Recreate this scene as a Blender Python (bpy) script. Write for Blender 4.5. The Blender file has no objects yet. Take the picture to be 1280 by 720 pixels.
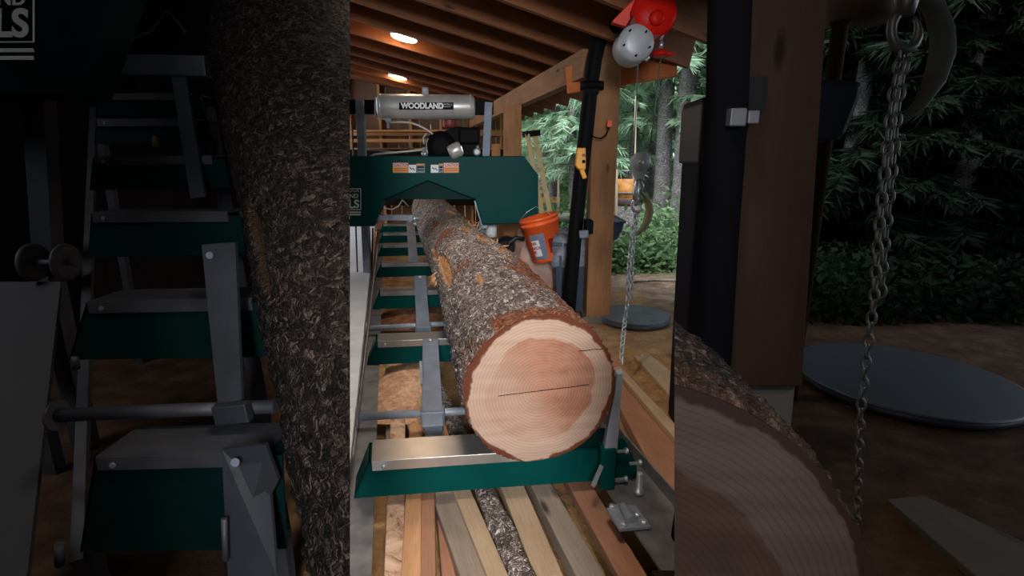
import bpy, math, random
from math import sin, cos, pi, atan, sqrt, radians
from mathutils import Vector as V, noise, Matrix
random.seed(7)
S = bpy.context.scene
COL = S.collection
# ------------------------------------------------------------------ camera
F = 640.0
PITCH = atan(155/640)
CH = 1.25
CP, SP = cos(PITCH), sin(PITCH)
cam = bpy.data.cameras.new('camera'); cam.sensor_width = 36; cam.lens = 18; cam.clip_start = .02; cam.clip_end = 300
co = bpy.data.objects.new('camera', cam); COL.objects.link(co)
co.location = (0, 0, CH); co.rotation_euler = (pi/2-PITCH, 0, 0)
S.camera = co
CAMP = V((0, 0, CH))
def ray(px, py):
    u = px-640; v = 360-py
    return V((u, F*CP+v*SP, -F*SP+v*CP))
def Z(px, py, z):                     # place point measured on a level at height z
    d = ray(px, py); return CAMP+d*((z-CH)/d.z)
def Y(px, py, y):                     # place point measured at distance y
    d = ray(px, py); return CAMP+d*(y/d.y)
def onp(px, py, p0, n):
    d = ray(px, py); return CAMP+d*((p0-CAMP).dot(n)/d.dot(n))
# ------------------------------------------------------------------ mesh builder
class G:
    def __init__(s): s.v=[]; s.f=[]; s.uv=[]; s.sm=[]
    def face(s, idx, uv=None, sm=False):
        s.f.append(tuple(idx)); s.uv.append(uv); s.sm.append(sm)
    def bar(s, p0, p1, w, h, up=(0,0,1)):
        p0=V(p0); p1=V(p1); t=p1-p0; L=t.length; t=t/L
        side=t.cross(V(up)).normalized(); u2=side.cross(t).normalized()
        b=len(s.v); o=random.random()*7
        for e,(p) in enumerate((p0,p1)):
            for a,c in ((-1,-1),(1,-1),(1,1),(-1,1)):
                s.v.append(p+side*(a*w/2)+u2*(c*h/2))
        for i in range(4):
            j=(i+1)%4; ww = w if i%2==0 else h; o2=o+i*.37
            s.face((b+i,b+j,b+4+j,b+4+i),[(o,o2),(o,o2+ww),(o+L,o2+ww),(o+L,o2)])
        q=[(o,o),(o+.02,o),(o+.02,o+h),(o,o+h)]
        s.face((b+3,b+2,b+1,b),q); s.face((b+4,b+5,b+6,b+7),q)
        return s
    def box(s, c, sx, sy, sz, yaw=0):
        c=V(c); d=V((cos(yaw),sin(yaw),0)); 
        return s.bar(c-d*sx/2, c+d*sx/2, sy, sz)
    def prism(s, poly, vec):
        vec=V(vec); n=len(poly); b=len(s.v)
        poly=[V(p) for p in poly]
        ex=(poly[1]-poly[0]).normalized(); nn=vec.normalized(); ey=nn.cross(ex)
        for p in poly: s.v.append(p)
        for p in poly: s.v.append(p+vec)
        uv=[((p-poly[0]).dot(ex),(p-poly[0]).dot(ey)) for p in poly]
        s.face(list(range(b,b+n))[::-1], uv[::-1]); s.face(range(b+n,b+2*n), uv)
        for i in range(n):
            j=(i+1)%n; L=(poly[j]-poly[i]).length; T=vec.length
            s.face((b+i,b+j,b+n+j,b+n+i),[(0,0),(L,0),(L,T),(0,T)])
        return s
    def tube(s, pts, r, n=12, cap=True, squash=None):
        pts=[V(p) for p in pts]; m=len(pts)
        rr=r if isinstance(r,(list,tuple)) else [r]*m
        b=len(s.v); pu=None; L=0
        Ls=[]
        for i,p in enumerate(pts):
            t=(pts[min(i+1,m-1)]-pts[max(i-1,0)]).normalized()
            if pu is None:
                a=V((0,0,1)) if abs(t.z)<.9 else V((1,0,0)); pu=t.cross(a).normalized()
            pu=(pu-t*pu.dot(t)).normalized(); pw=t.cross(pu)
            if i: L+=(p-pts[i-1]).length
            Ls.append(L)
            for k in range(n):
                a=2*pi*k/n; s.v.append(p+(pu*cos(a)+pw*sin(a))*rr[i])
        for i in range(m-1):
            for k in range(n):
                k2=(k+1)%n; R=rr[i]
                s.face((b+i*n+k,b+i*n+k2,b+(i+1)*n+k2,b+(i+1)*n+k),
                       [(Ls[i],2*pi*k/n*R),(Ls[i],2*pi*(k+1)/n*R),(Ls[i+1],2*pi*(k+1)/n*R),(Ls[i+1],2*pi*k/n*R)],True)
        if cap:
            s.face([b+k for k in range(n)][::-1]); s.face([b+(m-1)*n+k for k in range(n)])
        return s
    def lathe(s, base, axis, prof, n=24, sm=True):
        base=V(base); ax=V(axis).normalized()
        a=V((0,0,1)) if abs(ax.z)<.9 else V((1,0,0)); e1=ax.cross(a).normalized(); e2=ax.cross(e1)
        b=len(s.v)
        for r,h in prof:
            for k in range(n):
                t=2*pi*k/n; s.v.append(base+ax*h+(e1*cos(t)+e2*sin(t))*max(r,1e-4))
        for i in range(len(prof)-1):
            for k in range(n):
                k2=(k+1)%n
                s.face((b+i*n+k,b+i*n+k2,b+(i+1)*n+k2,b+(i+1)*n+k),
                    [(prof[i][1],k*.05),(prof[i][1],k*.05+.05),(prof[i+1][1],k*.05+.05),(prof[i+1][1],k*.05)],sm)
        if prof[0][0]>.001: s.face([b+k for k in range(n)][::-1])
        if prof[-1][0]>.001: s.face([b+(len(prof)-1)*n+k for k in range(n)])
        return s
    def tri(s, a, b_, c):
        b=len(s.v); s.v += [a,b_,c]; s.face((b,b+1,b+2)); return s
def make(name, g, mat, parent=None, bevel=0, solid=0, keep=False):
    g.v=[V(p) for p in g.v]
    if parent is None:
        xs=[p.x for p in g.v]; ys=[p.y for p in g.v]; zs=[p.z for p in g.v]
        org=V(((min(xs)+max(xs))/2,(min(ys)+max(ys))/2,min(zs)))
    else: org=wloc(parent)
    me=bpy.data.meshes.new(name)
    me.from_pydata([p-org for p in g.v],[],g.f)
    uvl=me.uv_layers.new(name='UVMap')
    for poly,uv,sm in zip(me.polygons,g.uv,g.sm):
        poly.use_smooth=sm
        if uv:
            for li,q in zip(poly.loop_indices,uv): uvl.data[li].uv=q
    mats = mat if isinstance(mat,(list,tuple)) else [mat]
    for m in mats: me.materials.append(m)
    me.validate(); me.update()
    o=bpy.data.objects.new(name,me); COL.objects.link(o)
    if parent is None: o.location=org
    else: o.parent=parent
    if bevel:
        b=o.modifiers.new('bevel','BEVEL'); b.width=bevel; b.segments=2; b.limit_method='ANGLE'; b.angle_limit=radians(40)
    return o
def wloc(o):
    p=V((0,0,0))
    while o: p+=V(o.location); o=o.parent
    return p
def tag(o, label, cat, group=None, kind=None):
    o['label']=label; o['category']=cat
    if group: o['group']=group
    if kind: o['kind']=kind
    return o
def thing(name, loc, label, cat, group=None):
    o=bpy.data.objects.new(name,None); COL.objects.link(o); o.location=loc; o.empty_display_size=.1
    return tag(o,label,cat,group)
def copytree(o, parent=None):
    c=o.copy(); COL.objects.link(c)
    if parent: c.parent=parent
    for ch in list(o.children): copytree(ch,c)
    return c
def text(body, name, mat, parent, org, ex, ey, height, width=None, align='LEFT', depth=.002, bold=.0):
    cu=bpy.data.curves.new(name,'FONT'); cu.body=body; cu.size=1; cu.extrude=0.01; cu.offset=bold
    t=bpy.data.objects.new(name,cu); COL.objects.link(t)
    dg=bpy.context.evaluated_depsgraph_get(); dg.update()
    me=bpy.data.meshes.new_from_object(t.evaluated_get(dg)); bpy.data.objects.remove(t)
    xs=[v.co.x for v in me.vertices]; ys=[v.co.y for v in me.vertices]
    x0,x1,y0,y1=min(xs),max(xs),min(ys),max(ys)
    sy=height/(y1-y0); sx=(width/(x1-x0)) if width else sy
    ex=V(ex).normalized(); ey=V(ey).normalized(); ez=ex.cross(ey); wl=wloc(parent)
    off = 0 if align=='LEFT' else -(x1-x0)*sx
    for v in me.vertices:
        p=V(org)+ex*((v.co.x-x0)*sx+off)+ey*((v.co.y-y0)*sy)+ez*(depth*(1 if v.co.z>0 else 0)); v.co=p-wl
    me.materials.clear(); me.materials.append(mat)
    o=bpy.data.objects.new(name,me); COL.objects.link(o); o.parent=parent
    return o
# ------------------------------------------------------------------ materials
def srgb(r,g,b):
    f=lambda c:(c/255/12.92) if c/255<=.04045 else ((c/255+.055)/1.055)**2.4
    return (f(r),f(g),f(b),1)
class N:
    def __init__(s,name):
        s.m=bpy.data.materials.new(name); s.m.use_nodes=True; s.t=s.m.node_tree
        s.b=s.t.nodes['Principled BSDF']
    def n(s,typ,ins=None,**kw):
        nd=s.t.nodes.new(typ)
        for k,v in kw.items(): setattr(nd,k,v)
        for k,v in (ins or {}).items():
            sk=nd.inputs[k]
            if isinstance(v,bpy.types.NodeSocket): s.t.links.new(v,sk)
            else: sk.default_value=v
        return nd
    def link(s,a,b): s.t.links.new(a,b)
    def uv(s,sc=(1,1,1)):
        tc=s.n('ShaderNodeTexCoord'); mp=s.n('ShaderNodeMapping',{'Vector':tc.outputs['UV'],'Scale':sc}); return mp.outputs[0]
    def obj(s,sc=(1,1,1)):
        tc=s.n('ShaderNodeTexCoord'); mp=s.n('ShaderNodeMapping',{'Vector':tc.outputs['Object'],'Scale':sc}); return mp.outputs[0]
    def noise(s,vec,scale,detail=5,rough=.6,dist=0):
        return s.n('ShaderNodeTexNoise',{'Vector':vec,'Scale':scale,'Detail':detail,'Roughness':rough,'Distortion':dist}).outputs['Fac']
    def ramp(s,fac,stops,interp='LINEAR'):
        r=s.n('ShaderNodeValToRGB',{'Fac':fac}); cr=r.color_ramp; cr.interpolation=interp
        while len(cr.elements)<len(stops): cr.elements.new(.5)
        for e,(p,c) in zip(cr.elements,stops):
            e.position=p; e.color=c if len(c)==4 else (*c,1)
        return r.outputs['Color']
    def mix(s,fac,a,b,mode='MIX'):
        m=s.n('ShaderNodeMix',data_type='RGBA',blend_type=mode)
        for sk,v in ((m.inputs['Factor'],fac),(m.inputs['A'],a),(m.inputs['B'],b)):
            if isinstance(v,bpy.types.NodeSocket): s.link(v,sk)
            else: sk.default_value=v
        return m.outputs['Result']
    def math(s,op,a,b=0.,c=0.,clamp=False):
        m=s.n('ShaderNodeMath',operation=op,use_clamp=clamp)
        for i,v in enumerate((a,b,c)):
            if isinstance(v,bpy.types.NodeSocket): s.link(v,m.inputs[i])
            else: m.inputs[i].default_value=v
        return m.outputs[0]
    def col(s,c): 
        if isinstance(c,bpy.types.NodeSocket): s.link(c,s.b.inputs['Base Color'])
        else: s.b.inputs['Base Color'].default_value=c
    def bump(s,h,strength=.3,dist=.01):
        bp=s.n('ShaderNodeBump',{'Strength':strength,'Distance':dist,'Height':h}); s.link(bp.outputs[0],s.b.inputs['Normal'])
    def set(s,**kw):
        for k,v in kw.items(): s.b.inputs[k.replace('_',' ')].default_value=v
def plain(name,c,rough=.5,metal=0,var=.12,scale=6,bump=0.):
    n=N(name); f=n.noise(n.obj(),scale,5)
    d=tuple(x*(1-var*2) for x in c[:3])+(1,); l=tuple(min(1,x*(1+var)) for x in c[:3])+(1,)
    n.col(n.ramp(f,[(.3,d),(.7,l)])); n.set(Roughness=rough,Metallic=metal)
    if bump: n.bump(n.noise(n.obj(),scale*12),bump)
    return n.m
def wood(name,c1,c2,rough=.75,gs=14,knots=True,dark=None):
    n=N(name); uv=n.uv((1.2,gs,1)); f=n.noise(uv,2.2,6,.65,.6)
    c=n.ramp(f,[(.28,c1),(.72,c2)])
    fine=n.noise(n.uv((6,160,1)),1.5,3,.6)
    c=n.mix(.35,c,n.ramp(fine,[(.3,tuple(x*.55 for x in c1[:3])),(.65,c2)]))
    bl=n.noise(n.uv((1,2,1)),2.5,4)
    c=n.mix(.35,c,n.ramp(bl,[(.3,tuple(x*.6 for x in c1[:3])),(.7,c2)]))
    if knots:
        v=n.n('ShaderNodeTexVoronoi',{'Vector':n.uv((2.2,7,1)),'Scale':1.0}).outputs['Distance']
        k=n.ramp(v,[(.05,(1,1,1)),(.13,(0,0,0))])
        c=n.mix(k,c,tuple(x*.25 for x in c1[:3])+(1,))
    n.col(c); n.set(Roughness=rough); n.bump(fine,.25,.004)
    return n.m
m_green=plain('green_paint',srgb(0,66,62),.45,0,.08,3)
m_green_in=plain('green_guard',srgb(4,46,42),.5)
m_steel=plain('galvanised_steel',srgb(158,166,178),.38,.35,.18,9,.03)
m_cap=plain('bright_rolled_steel',srgb(190,188,186),.28,.8,.12,5)
m_steel2=plain('grey_plate_steel',srgb(112,122,138),.5,.1,.15,12,.03)
m_alu=plain('brushed_aluminium',srgb(208,204,200),.35,.4,.1,5)
m_zinc=plain('zinc_bolt',srgb(205,210,215),.35,.7,.1)
m_rail=plain('rail_steel',srgb(118,116,118),.45,.2,.22,14,.05)
m_black=plain('black_plastic',srgb(13,13,15),.6)
m_blackr=plain('black_rubber',srgb(14,14,15),.7)
m_white=plain('white_paint',srgb(232,232,232),.5,0,.03)
m_red=plain('red_paint',srgb(205,28,20),.35,0,.08)
m_orange=plain('orange_plastic',srgb(252,100,44),.4,0,.08)
m_yellow=plain('yellow_plastic',srgb(238,160,14),.4,0,.06)
m_hose=plain('cream_hose',srgb(205,200,185),.45)
m_castgrey=plain('grey_casting',srgb(176,178,182),.4,.1,.1)
m_brass=plain('brass',srgb(210,175,70),.35,.6)
m_lid=plain('dark_grey_plastic',srgb(96,104,118),.42,0,.25,7)
m_bin=plain('blue_grey_plastic',srgb(62,74,94),.5,0,.1)
m_beam=wood('beam_timber',srgb(120,80,50),srgb(176,126,84))
m_post=wood('post_timber',srgb(128,84,52),srgb(184,130,84),gs=9)
m_raft=wood('rafter_timber',srgb(112,64,36),srgb(148,90,54))
m_deckw=wood('roof_boards',srgb(92,50,32),srgb(126,74,48))
m_fasc=wood('fascia_board',srgb(178,92,40),srgb(214,124,62))
m_wall=wood('old_wall_boards',srgb(90,60,42),srgb(132,92,64))
m_stud=wood('stud_timber',srgb(176,118,66),srgb(222,160,98))
m_dwall=wood('dark_boards',srgb(22,17,15),srgb(38,29,25))  # near-black; shade around the added walls is put into this colour
m_tan=wood('tan_board',srgb(170,138,108),srgb(208,178,146),gs=8)
m_grey=wood('weathered_board',srgb(128,110,96),srgb(170,150,132),gs=8)
m_orng=wood('fresh_board',srgb(182,124,82),srgb(222,168,120),gs=9)
m_redb=wood('red_fir_board',srgb(146,98,74),srgb(188,136,106),gs=6)
m_walk=wood('grey_walk_board',srgb(206,208,214),srgb(238,240,246),gs=22,knots=False)
m_yel=wood('yellow_ladder_wood',srgb(176,150,98),srgb(214,190,140))
def bark_mat(name,cs,patch=True,tc=None):
    tc=tc or (srgb(176,112,66),srgb(232,178,124),srgb(70,36,22),srgb(160,92,58),srgb(214,150,108))
    n=N(name); uv=n.obj((1,1,1)); uvn=n.noise(uv,9,4)
    warp=n.n('ShaderNodeVectorMath',{0:uv},operation='ADD'); nz=n.n('ShaderNodeTexNoise',{'Vector':uv,'Scale':22.,'Detail':4.})
    sc=n.n('ShaderNodeVectorMath',{0:nz.outputs['Color'],'Scale':.075},operation='SCALE'); n.link(sc.outputs[0],warp.inputs[1])
    mp=n.n('ShaderNodeMapping',{'Vector':warp.outputs[0],'Scale':(1,.55,1.3)})
    v1=n.n('ShaderNodeTexVoronoi',{'Vector':mp.outputs[0],'Scale':80.})
    ve=n.n('ShaderNodeTexVoronoi',{'Vector':mp.outputs[0],'Scale':80.},feature='DISTANCE_TO_EDGE')
    sep=n.n('ShaderNodeSeparateColor',{'Color':v1.outputs['Color']})
    c=n.ramp(sep.outputs[0],[(0,cs[0]),(.4,cs[1]),(.7,cs[2]),(.9,cs[3])])
    e=n.ramp(ve.outputs['Distance'],[(.0,(.22,.20,.19)),(.13,(1,1,1))])
    c=n.mix(1.,c,e,'MULTIPLY')
    big=n.noise(uv,3.5,5,.65)
    c=n.mix(.55,c,n.ramp(big,[(.35,(.55,.5,.48)),(.65,(1.15,1.1,1.08))]),'MULTIPLY')
    if patch:
        at=n.n('ShaderNodeAttribute',attribute_name='warm').outputs['Fac']
        w=n.ramp(n.noise(uv,60,5,.7),[(.35,tc[2]),(.55,tc[3]),(.72,tc[4])])
        c=n.mix(at,c,w)
        at2=n.n('ShaderNodeAttribute',attribute_name='tear').outputs['Fac']
        w2=n.ramp(n.noise(n.obj((9,1.5,9)),6,5,.6),[(.3,tc[0]),(.7,tc[1])])
        c=n.mix(at2,c,w2)
    n.col(c); n.set(Roughness=.85)
    h=n.math('ADD',n.math('MULTIPLY',ve.outputs['Distance'],1.5),n.math('MULTIPLY',n.noise(uv,120,4),.6))
    n.bump(h,.9,.012)
    return n.m
m_bark=bark_mat('spruce_bark',[srgb(108,96,92),srgb(150,136,130),srgb(182,168,162),srgb(226,216,210)])
m_dbark=bark_mat('dimmed_bark',[srgb(18,15,14),srgb(34,29,27),srgb(50,43,40),srgb(70,61,56)],True,(srgb(54,38,28),srgb(76,56,42),srgb(24,15,11),srgb(52,33,25),srgb(70,50,40)))  # copy of the spruce bark, side-bay dimness put into its colours
m_tbark=bark_mat('tree_bark',[srgb(96,92,92),srgb(130,126,126),srgb(156,152,152),srgb(184,180,180)],False)
def end_mat(name,heart,heart2,sap,ba,R,crack=True):
    n=N(name); tc=n.n('ShaderNodeTexCoord'); uv=tc.outputs['UV']
    sp=n.n('ShaderNodeSeparateXYZ',{'Vector':uv}); x,y=sp.outputs[0],sp.outputs[1]
    nz=n.noise(uv,5,4,.6); nz2=n.noise(uv,16,3,.5)
    r=n.math('SQRT',n.math('ADD',n.math('MULTIPLY',x,x),n.math('MULTIPLY',y,y)))
    rw=n.math('ADD',r,n.math('MULTIPLY',n.math('SUBTRACT',nz,.5),.10))
    rr=n.math('ADD',r,n.math('MULTIPLY',n.math('SUBTRACT',nz,.5),.018))
    s1=n.math('SINE',n.math('MULTIPLY',rr,640.)); ring=n.ramp(s1,[(0,(1,1,1)),(.5,(1,1,1)),(1,(.80,.74,.71))])
    hs=n.ramp(rw,[(R*.70,(0,0,0)),(R*.72,(1,1,1))])
    hc=n.mix(n.ramp(n.noise(uv,7,4),[(.35,(0,0,0)),(.65,(1,1,1))]),heart,heart2)
    c=n.mix(hs,hc,sap)
    # pale lower left half, where the saw left light streaks
    diag=n.math('ADD',n.math('MULTIPLY',x,-.9),n.math('MULTIPLY',y,-.5))
    c=n.mix(n.math('MULTIPLY',n.ramp(n.math('ADD',diag,n.math('MULTIPLY',nz,.06)),[(.0,(0,0,0)),(.12,(1,1,1))]),.75),c,sap)
    st=n.n('ShaderNodeMapping',{'Vector':uv,'Rotation':(0,0,radians(-24)),'Scale':(2.5,24,1)})
    stn=n.noise(st.outputs[0],1.3,3,.5)
    c=n.mix(.8,c,n.ramp(stn,[(.35,(.86,.82,.80)),(.6,(1.05,1.04,1.03))]),'MULTIPLY')
    c=n.mix(.9,c,ring,'MULTIPLY')
    bk=n.ramp(rw,[(R*.945,(0,0,0)),(R*.955,(1,1,1))]); c=n.mix(bk,c,ba)
    if crack:
        cy=n.math('ABSOLUTE',n.math('SUBTRACT',n.math('ADD',y,n.math('MULTIPLY',n.math('SUBTRACT',nz2,.5),.006)),n.math('MULTIPLY',x,.035)))
        a=n.math('MULTIPLY',n.math('LESS_THAN',cy,.0014),n.math('LESS_THAN',n.math('ABSOLUTE',n.math('SUBTRACT',x,.01)),.15))
        y2=n.math('ABSOLUTE',n.math('SUBTRACT',n.math('ADD',y,n.math('MULTIPLY',n.math('SUBTRACT',nz2,.5),.02)),.125))
        b=n.math('MULTIPLY',n.math('LESS_THAN',y2,.0013),n.math('MULTIPLY',n.math('GREATER_THAN',x,.12),n.math('LESS_THAN',x,.2)))
        d=n.math('MAXIMUM',a,b); c=n.mix(d,c,srgb(40,20,14))
    n.col(c); n.set(Roughness=.7); n.bump(stn,.15,.003)
    return n.m
m_end=end_mat('fresh_log_end',srgb(170,124,104),srgb(152,102,82),srgb(178,150,132),srgb(96,52,36),.25)
m_dend=end_mat('dimmed_log_end',srgb(40,27,22),srgb(33,22,18),srgb(48,38,34),srgb(24,13,10),.372,False)  # log end darkened to carry the dimness of the side bays
def ground_mat():
    n=N('dirt_and_sawdust'); o=n.obj()
    c=n.ramp(n.noise(o,5,7,.7),[(.3,srgb(92,74,62)),(.5,srgb(134,112,96)),(.68,srgb(176,152,134))])
    leaf=n.n('ShaderNodeTexVoronoi',{'Vector':n.obj((1,1,1)),'Scale':24.})
    c=n.mix(n.ramp(leaf.outputs['Distance'],[(.1,(.5,.5,.5)),(.3,(0,0,0))]),c,srgb(168,140,118))
    saw=n.ramp(n.noise(o,9,7,.75),[(.3,srgb(140,100,66)),(.6,srgb(196,154,110)),(.75,srgb(222,186,144))])
    at=n.n('ShaderNodeAttribute',attribute_name='saw').outputs['Fac']
    c=n.mix(at,c,saw)
    gr=n.n('ShaderNodeAttribute',attribute_name='moss').outputs['Fac']
    c=n.mix(gr,c,n.ramp(n.noise(o,14,6,.7),[(.3,srgb(40,58,34)),(.7,srgb(96,122,74))]))
    pt=n.n('ShaderNodeAttribute',attribute_name='side_dim').outputs['Fac']
    c=n.mix(pt,c,n.ramp(n.noise(o,7,7,.7),[(.3,srgb(46,32,24)),(.5,srgb(66,48,37)),(.72,srgb(88,68,54))]))  # same dirt darkened in the side bays, dimness painted into the ground
    n.col(c); n.set(Roughness=.95); n.bump(n.noise(o,30,7,.7),.6,.03); return n.m
m_ground=ground_mat()
def leaf_mat(name,c1,c2,sc=3.):
    n=N(name); n.col(n.ramp(n.noise(n.obj(),sc,3),[(.3,c1),(.7,c2)])); n.set(Roughness=.7,Specular_IOR_Level=.15)
    tr=n.n('ShaderNodeBsdfTranslucent'); n.link(n.b.inputs['Base Color'].links[0].from_socket,tr.inputs['Color'])
    mx=n.n('ShaderNodeMixShader',{'Fac':.4}); n.link(n.b.outputs[0],mx.inputs[1]); n.link(tr.outputs[0],mx.inputs[2])
    n.link(mx.outputs[0],n.t.nodes['Material Output'].inputs['Surface'])
    return n.m
m_need=leaf_mat('spruce_needles',srgb(128,162,132),srgb(190,214,184))  # paled beyond plain spruce green, standing in for haze in the wood
m_needd=leaf_mat('dimmed_conifer_needles',srgb(18,28,20),srgb(34,48,35))  # needles darkened so the trees at the right look shaded
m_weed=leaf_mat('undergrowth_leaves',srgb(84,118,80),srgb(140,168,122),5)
m_weedd=leaf_mat('dimmed_undergrowth',srgb(18,29,19),srgb(36,50,35),5)  # undergrowth leaves with the shade at the right put into their colour
def emis(name,c,st):
    n=N(name); n.b.inputs['Emission Color'].default_value=c; n.b.inputs['Emission Strength'].default_value=st; n.col(c); return n.m
m_lamp=emis('lamp_diffuser',(1,.82,.58,1),14.)
m_bag=plain('pink_white_sack',srgb(206,166,150),.6,0,.12,9,.1)
m_gbag=plain('grey_bin_liner',srgb(128,134,146),.25,0,.3,16,.3)
m_dkbag=plain('black_strap',srgb(30,28,30),.5)

for m_ in (m_green,m_green_in,m_black,m_blackr,m_red,m_dwall):
    m_.node_tree.nodes['Principled BSDF'].inputs['Specular IOR Level'].default_value=.08
# ------------------------------------------------------------------ bed frame of reference
TB=radians(13.4); TC=radians(6.8)
D=V((-sin(TB),cos(TB),0)); C=V((cos(TC),sin(TC),0))
O1=V((-.478,1.516,0))
def B(a,b,z): return O1+C*a+D*b+V((0,0,z))

# ------------------------------------------------------------------ ground
def gz(x,y):
    z=0.
    if y>6 and x>1.0: z+=.035*(y-6)
    k=max(0,min(1,(x-.75)/.5))
    return z+k*.03*noise.noise(V((x*1.3,y*1.3,0)))-.0
g=G(); NX,NY=150,190
xs=[-6+22*(i/NX) for i in range(NX+1)]; ys=[-3+33*(j/NY)**1.4 for j in range(NY+1)]
for y in ys:
    for x in xs: g.v.append(V((x,y,gz(x,y))))
for j in range(NY):
    for i in range(NX):
        a=j*(NX+1)+i; g.face((a,a+1,a+NX+2,a+NX+1),None,True)
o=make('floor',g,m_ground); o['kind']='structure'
sa=o.data.attributes.new('saw','FLOAT','POINT'); mo=o.data.attributes.new('moss','FLOAT','POINT'); side_dim=o.data.attributes.new('side_dim','FLOAT','POINT')
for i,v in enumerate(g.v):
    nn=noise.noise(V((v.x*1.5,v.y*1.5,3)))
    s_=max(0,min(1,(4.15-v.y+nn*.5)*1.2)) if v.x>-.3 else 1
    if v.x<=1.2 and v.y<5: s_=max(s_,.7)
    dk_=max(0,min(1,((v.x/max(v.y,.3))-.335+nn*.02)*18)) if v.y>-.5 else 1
    s_*=1-dk_; side_dim.data[i].value=dk_*max(0,min(1,6.5-v.y)) if v.x>.2 else (1 if v.x/max(v.y,.1)<-.45 else 0)
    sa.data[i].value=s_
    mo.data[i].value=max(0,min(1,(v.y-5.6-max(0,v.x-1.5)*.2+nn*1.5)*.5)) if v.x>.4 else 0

# ------------------------------------------------------------------ roof
EB=Y(735,62,4.11)                    # eave point over the near post
RT=radians(10); RS=.2
RC=V((-cos(RT),-sin(RT),RS))         # rafter direction, rising to the left
RN=RC.cross(D).normalized()
if RN.z<0: RN=-RN
def onroof(px,py,off=0): return onp(px,py,EB+RN*off,RN)
raf=G()
ceil_root=G()
th=.02
a0=EB-RC*.75-D*6.5+RN*.24; a1=EB-RC*.75+D*6.3+RN*.24; a2=EB+RC*4.2+D*6.3+RN*.24; a3=EB+RC*4.2-D*6.5+RN*.24
ceil_root.prism([a0,a3,a2,a1],RN*th)
ceilo=make('ceiling',ceil_root,m_deckw); ceilo['kind']='structure'
k0=-1.9
RC2=RC-D*.22
for i in range(19):
    b=.2+.53*(i-10)
    p0=EB+D*b-RC2*.7+RN*.12; p1=EB+D*b+RC2*4.1+RN*.12
    gg=G().bar(p0,p1,.042,.235,RN); make('rafter',gg,m_raft,ceilo)
# battens / boards of the deck show as their own strips between rafters
# eave beam, near post, far post, fascia
eb=G().bar(EB-V((0,0,.1))-D*.02,EB+D*5.4-V((0,0,.1)),.10,.2)
tag(make('eave_beam',eb,m_beam,bevel=.004),'long timber beam carrying the rafters, running back from the black pole','beam')
PB=Z(741,399,.03)
PBx=PB+V((.04,.1,0))
ptop=Y(758,40,PBx.y)
pp=G().bar(PBx,V((PBx.x+.0,PBx.y,2.12)),.19,.19,(0,1,0))
post=make('timber_post',pp,m_post,bevel=.006); tag(post,'square timber post beside the black pole, hanging chain to its right','post')
gb=G().box((PBx.x,PBx.y,.0),.24,.24,.1); tag(make('post_footing',gb,plain('concrete',srgb(128,120,112),.9)),'small concrete pad under the timber post by the round lid','footing')
# fascia running right from the post
f0=Y(706,100,PBx.y+.12); f1=Y(848,78,PBx.y+.12)
tag(make('fascia_board',G().bar(Y(708,101,4.32),Y(846,78,4.1),.04,.2),m_fasc,bevel=.003),'orange fascia board under the roof behind the red hoist','board')
fp=Z(640,315,0); fpx=EB+D*1.9; 
tag(make('timber_post',G().bar(V((fpx.x-.12,fpx.y,0)),V((fpx.x-.12,fpx.y,fpx.z-.2)),.2,.2,(0,1,0)),m_post,bevel=.005),'far timber post partly hidden by the green saw head','post')

# roof downlights
for i,(px,py,r) in enumerate(((505,48,.125),(497,97,.125))):
    c=onroof(px,py,.045)
    nm=['round white ceiling lamp nearer the camera, above the silver tank','smaller looking round ceiling lamp, just above the silver tank']
    t=thing('ceiling_lamp',c,nm[i],'lamp','round lamps between the rafters')
    make('housing',G().lathe(c+RN*.06,-RN,[(r*.6,0),(r*1.04,.02),(r*1.06,.052),(r*.97,.056)],32),m_white,t)
    make('diffuser',G().lathe(c+RN*.004,-RN,[(r*.94,0),(r*.92,.008),(r*.5,.014),(.0,.016)],32),m_lamp,t)
    l=bpy.data.lights.new('lamp_glow','POINT'); l.energy=9; l.color=(1,.62,.32); l.shadow_soft_size=.09
    lo=bpy.data.objects.new('lamp_glow',l); COL.objects.link(lo); lo.location=c-RN*.02

# ------------------------------------------------------------------ back wall
BY=9.8
w=G(); 
for i in range(26):
    x=-5.2+i*.2; w.bar(V((x,BY+.06,0)),V((x,BY+.06,3.4)),.196,.02,(0,1,0))
wb=make('wall_back',w,m_wall,bevel=.003); wb['kind']='structure'
for i in range(9):
    x=-4.6+i*.55; make('stud',G().bar(V((x,BY,0)),V((x,BY,3.3)),.045,.09,(0,1,0)),m_stud,wb)
for (ax,bx,yy,hh) in ((380,640,166,.1),(380,640,187,.06),(380,700,250,.1)):
    make('girt',G().bar(Y(ax,yy,BY-.08),Y(bx,yy,BY-.08),.05,hh),m_stud,wb)
# shelf with dark machinery clutter on it
sh=thing('storage_shelf',Y(500,300,9.3),'wooden shelf on the back wall seen under the silver tank','shelf')
make('board',G().bar(Y(440,176,9.4),Y(600,176,9.4),.3,.05),m_stud,sh)
make('board',G().bar(Y(440,164,9.45),Y(600,164,9.45),.3,.03),m_stud,sh)
make('back_panel',G().bar(Y(440,222,9.6),Y(640,222,9.6),.05,1.0),m_dwall,sh)
# tangled wire hanging at the back, seen below the saw head
wr=G().tube([Y(476,254,8.8),Y(482,260,8.8),Y(490,262,8.8),Y(498,258,8.8),Y(503,250,8.8),Y(511,258,8.8)],.012,6)
tag(make('hanging_cord',wr,m_hose),'pale cord hanging at the back behind the far end of the log','cord')
# right jamb framing between far post and back
tag(make('door_frame_board',G().bar(Y(620,180,7.4),Y(620,300,7.4),.12,.1,(0,1,0)),m_stud),'upright framing board behind the right steel mast','board')

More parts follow.
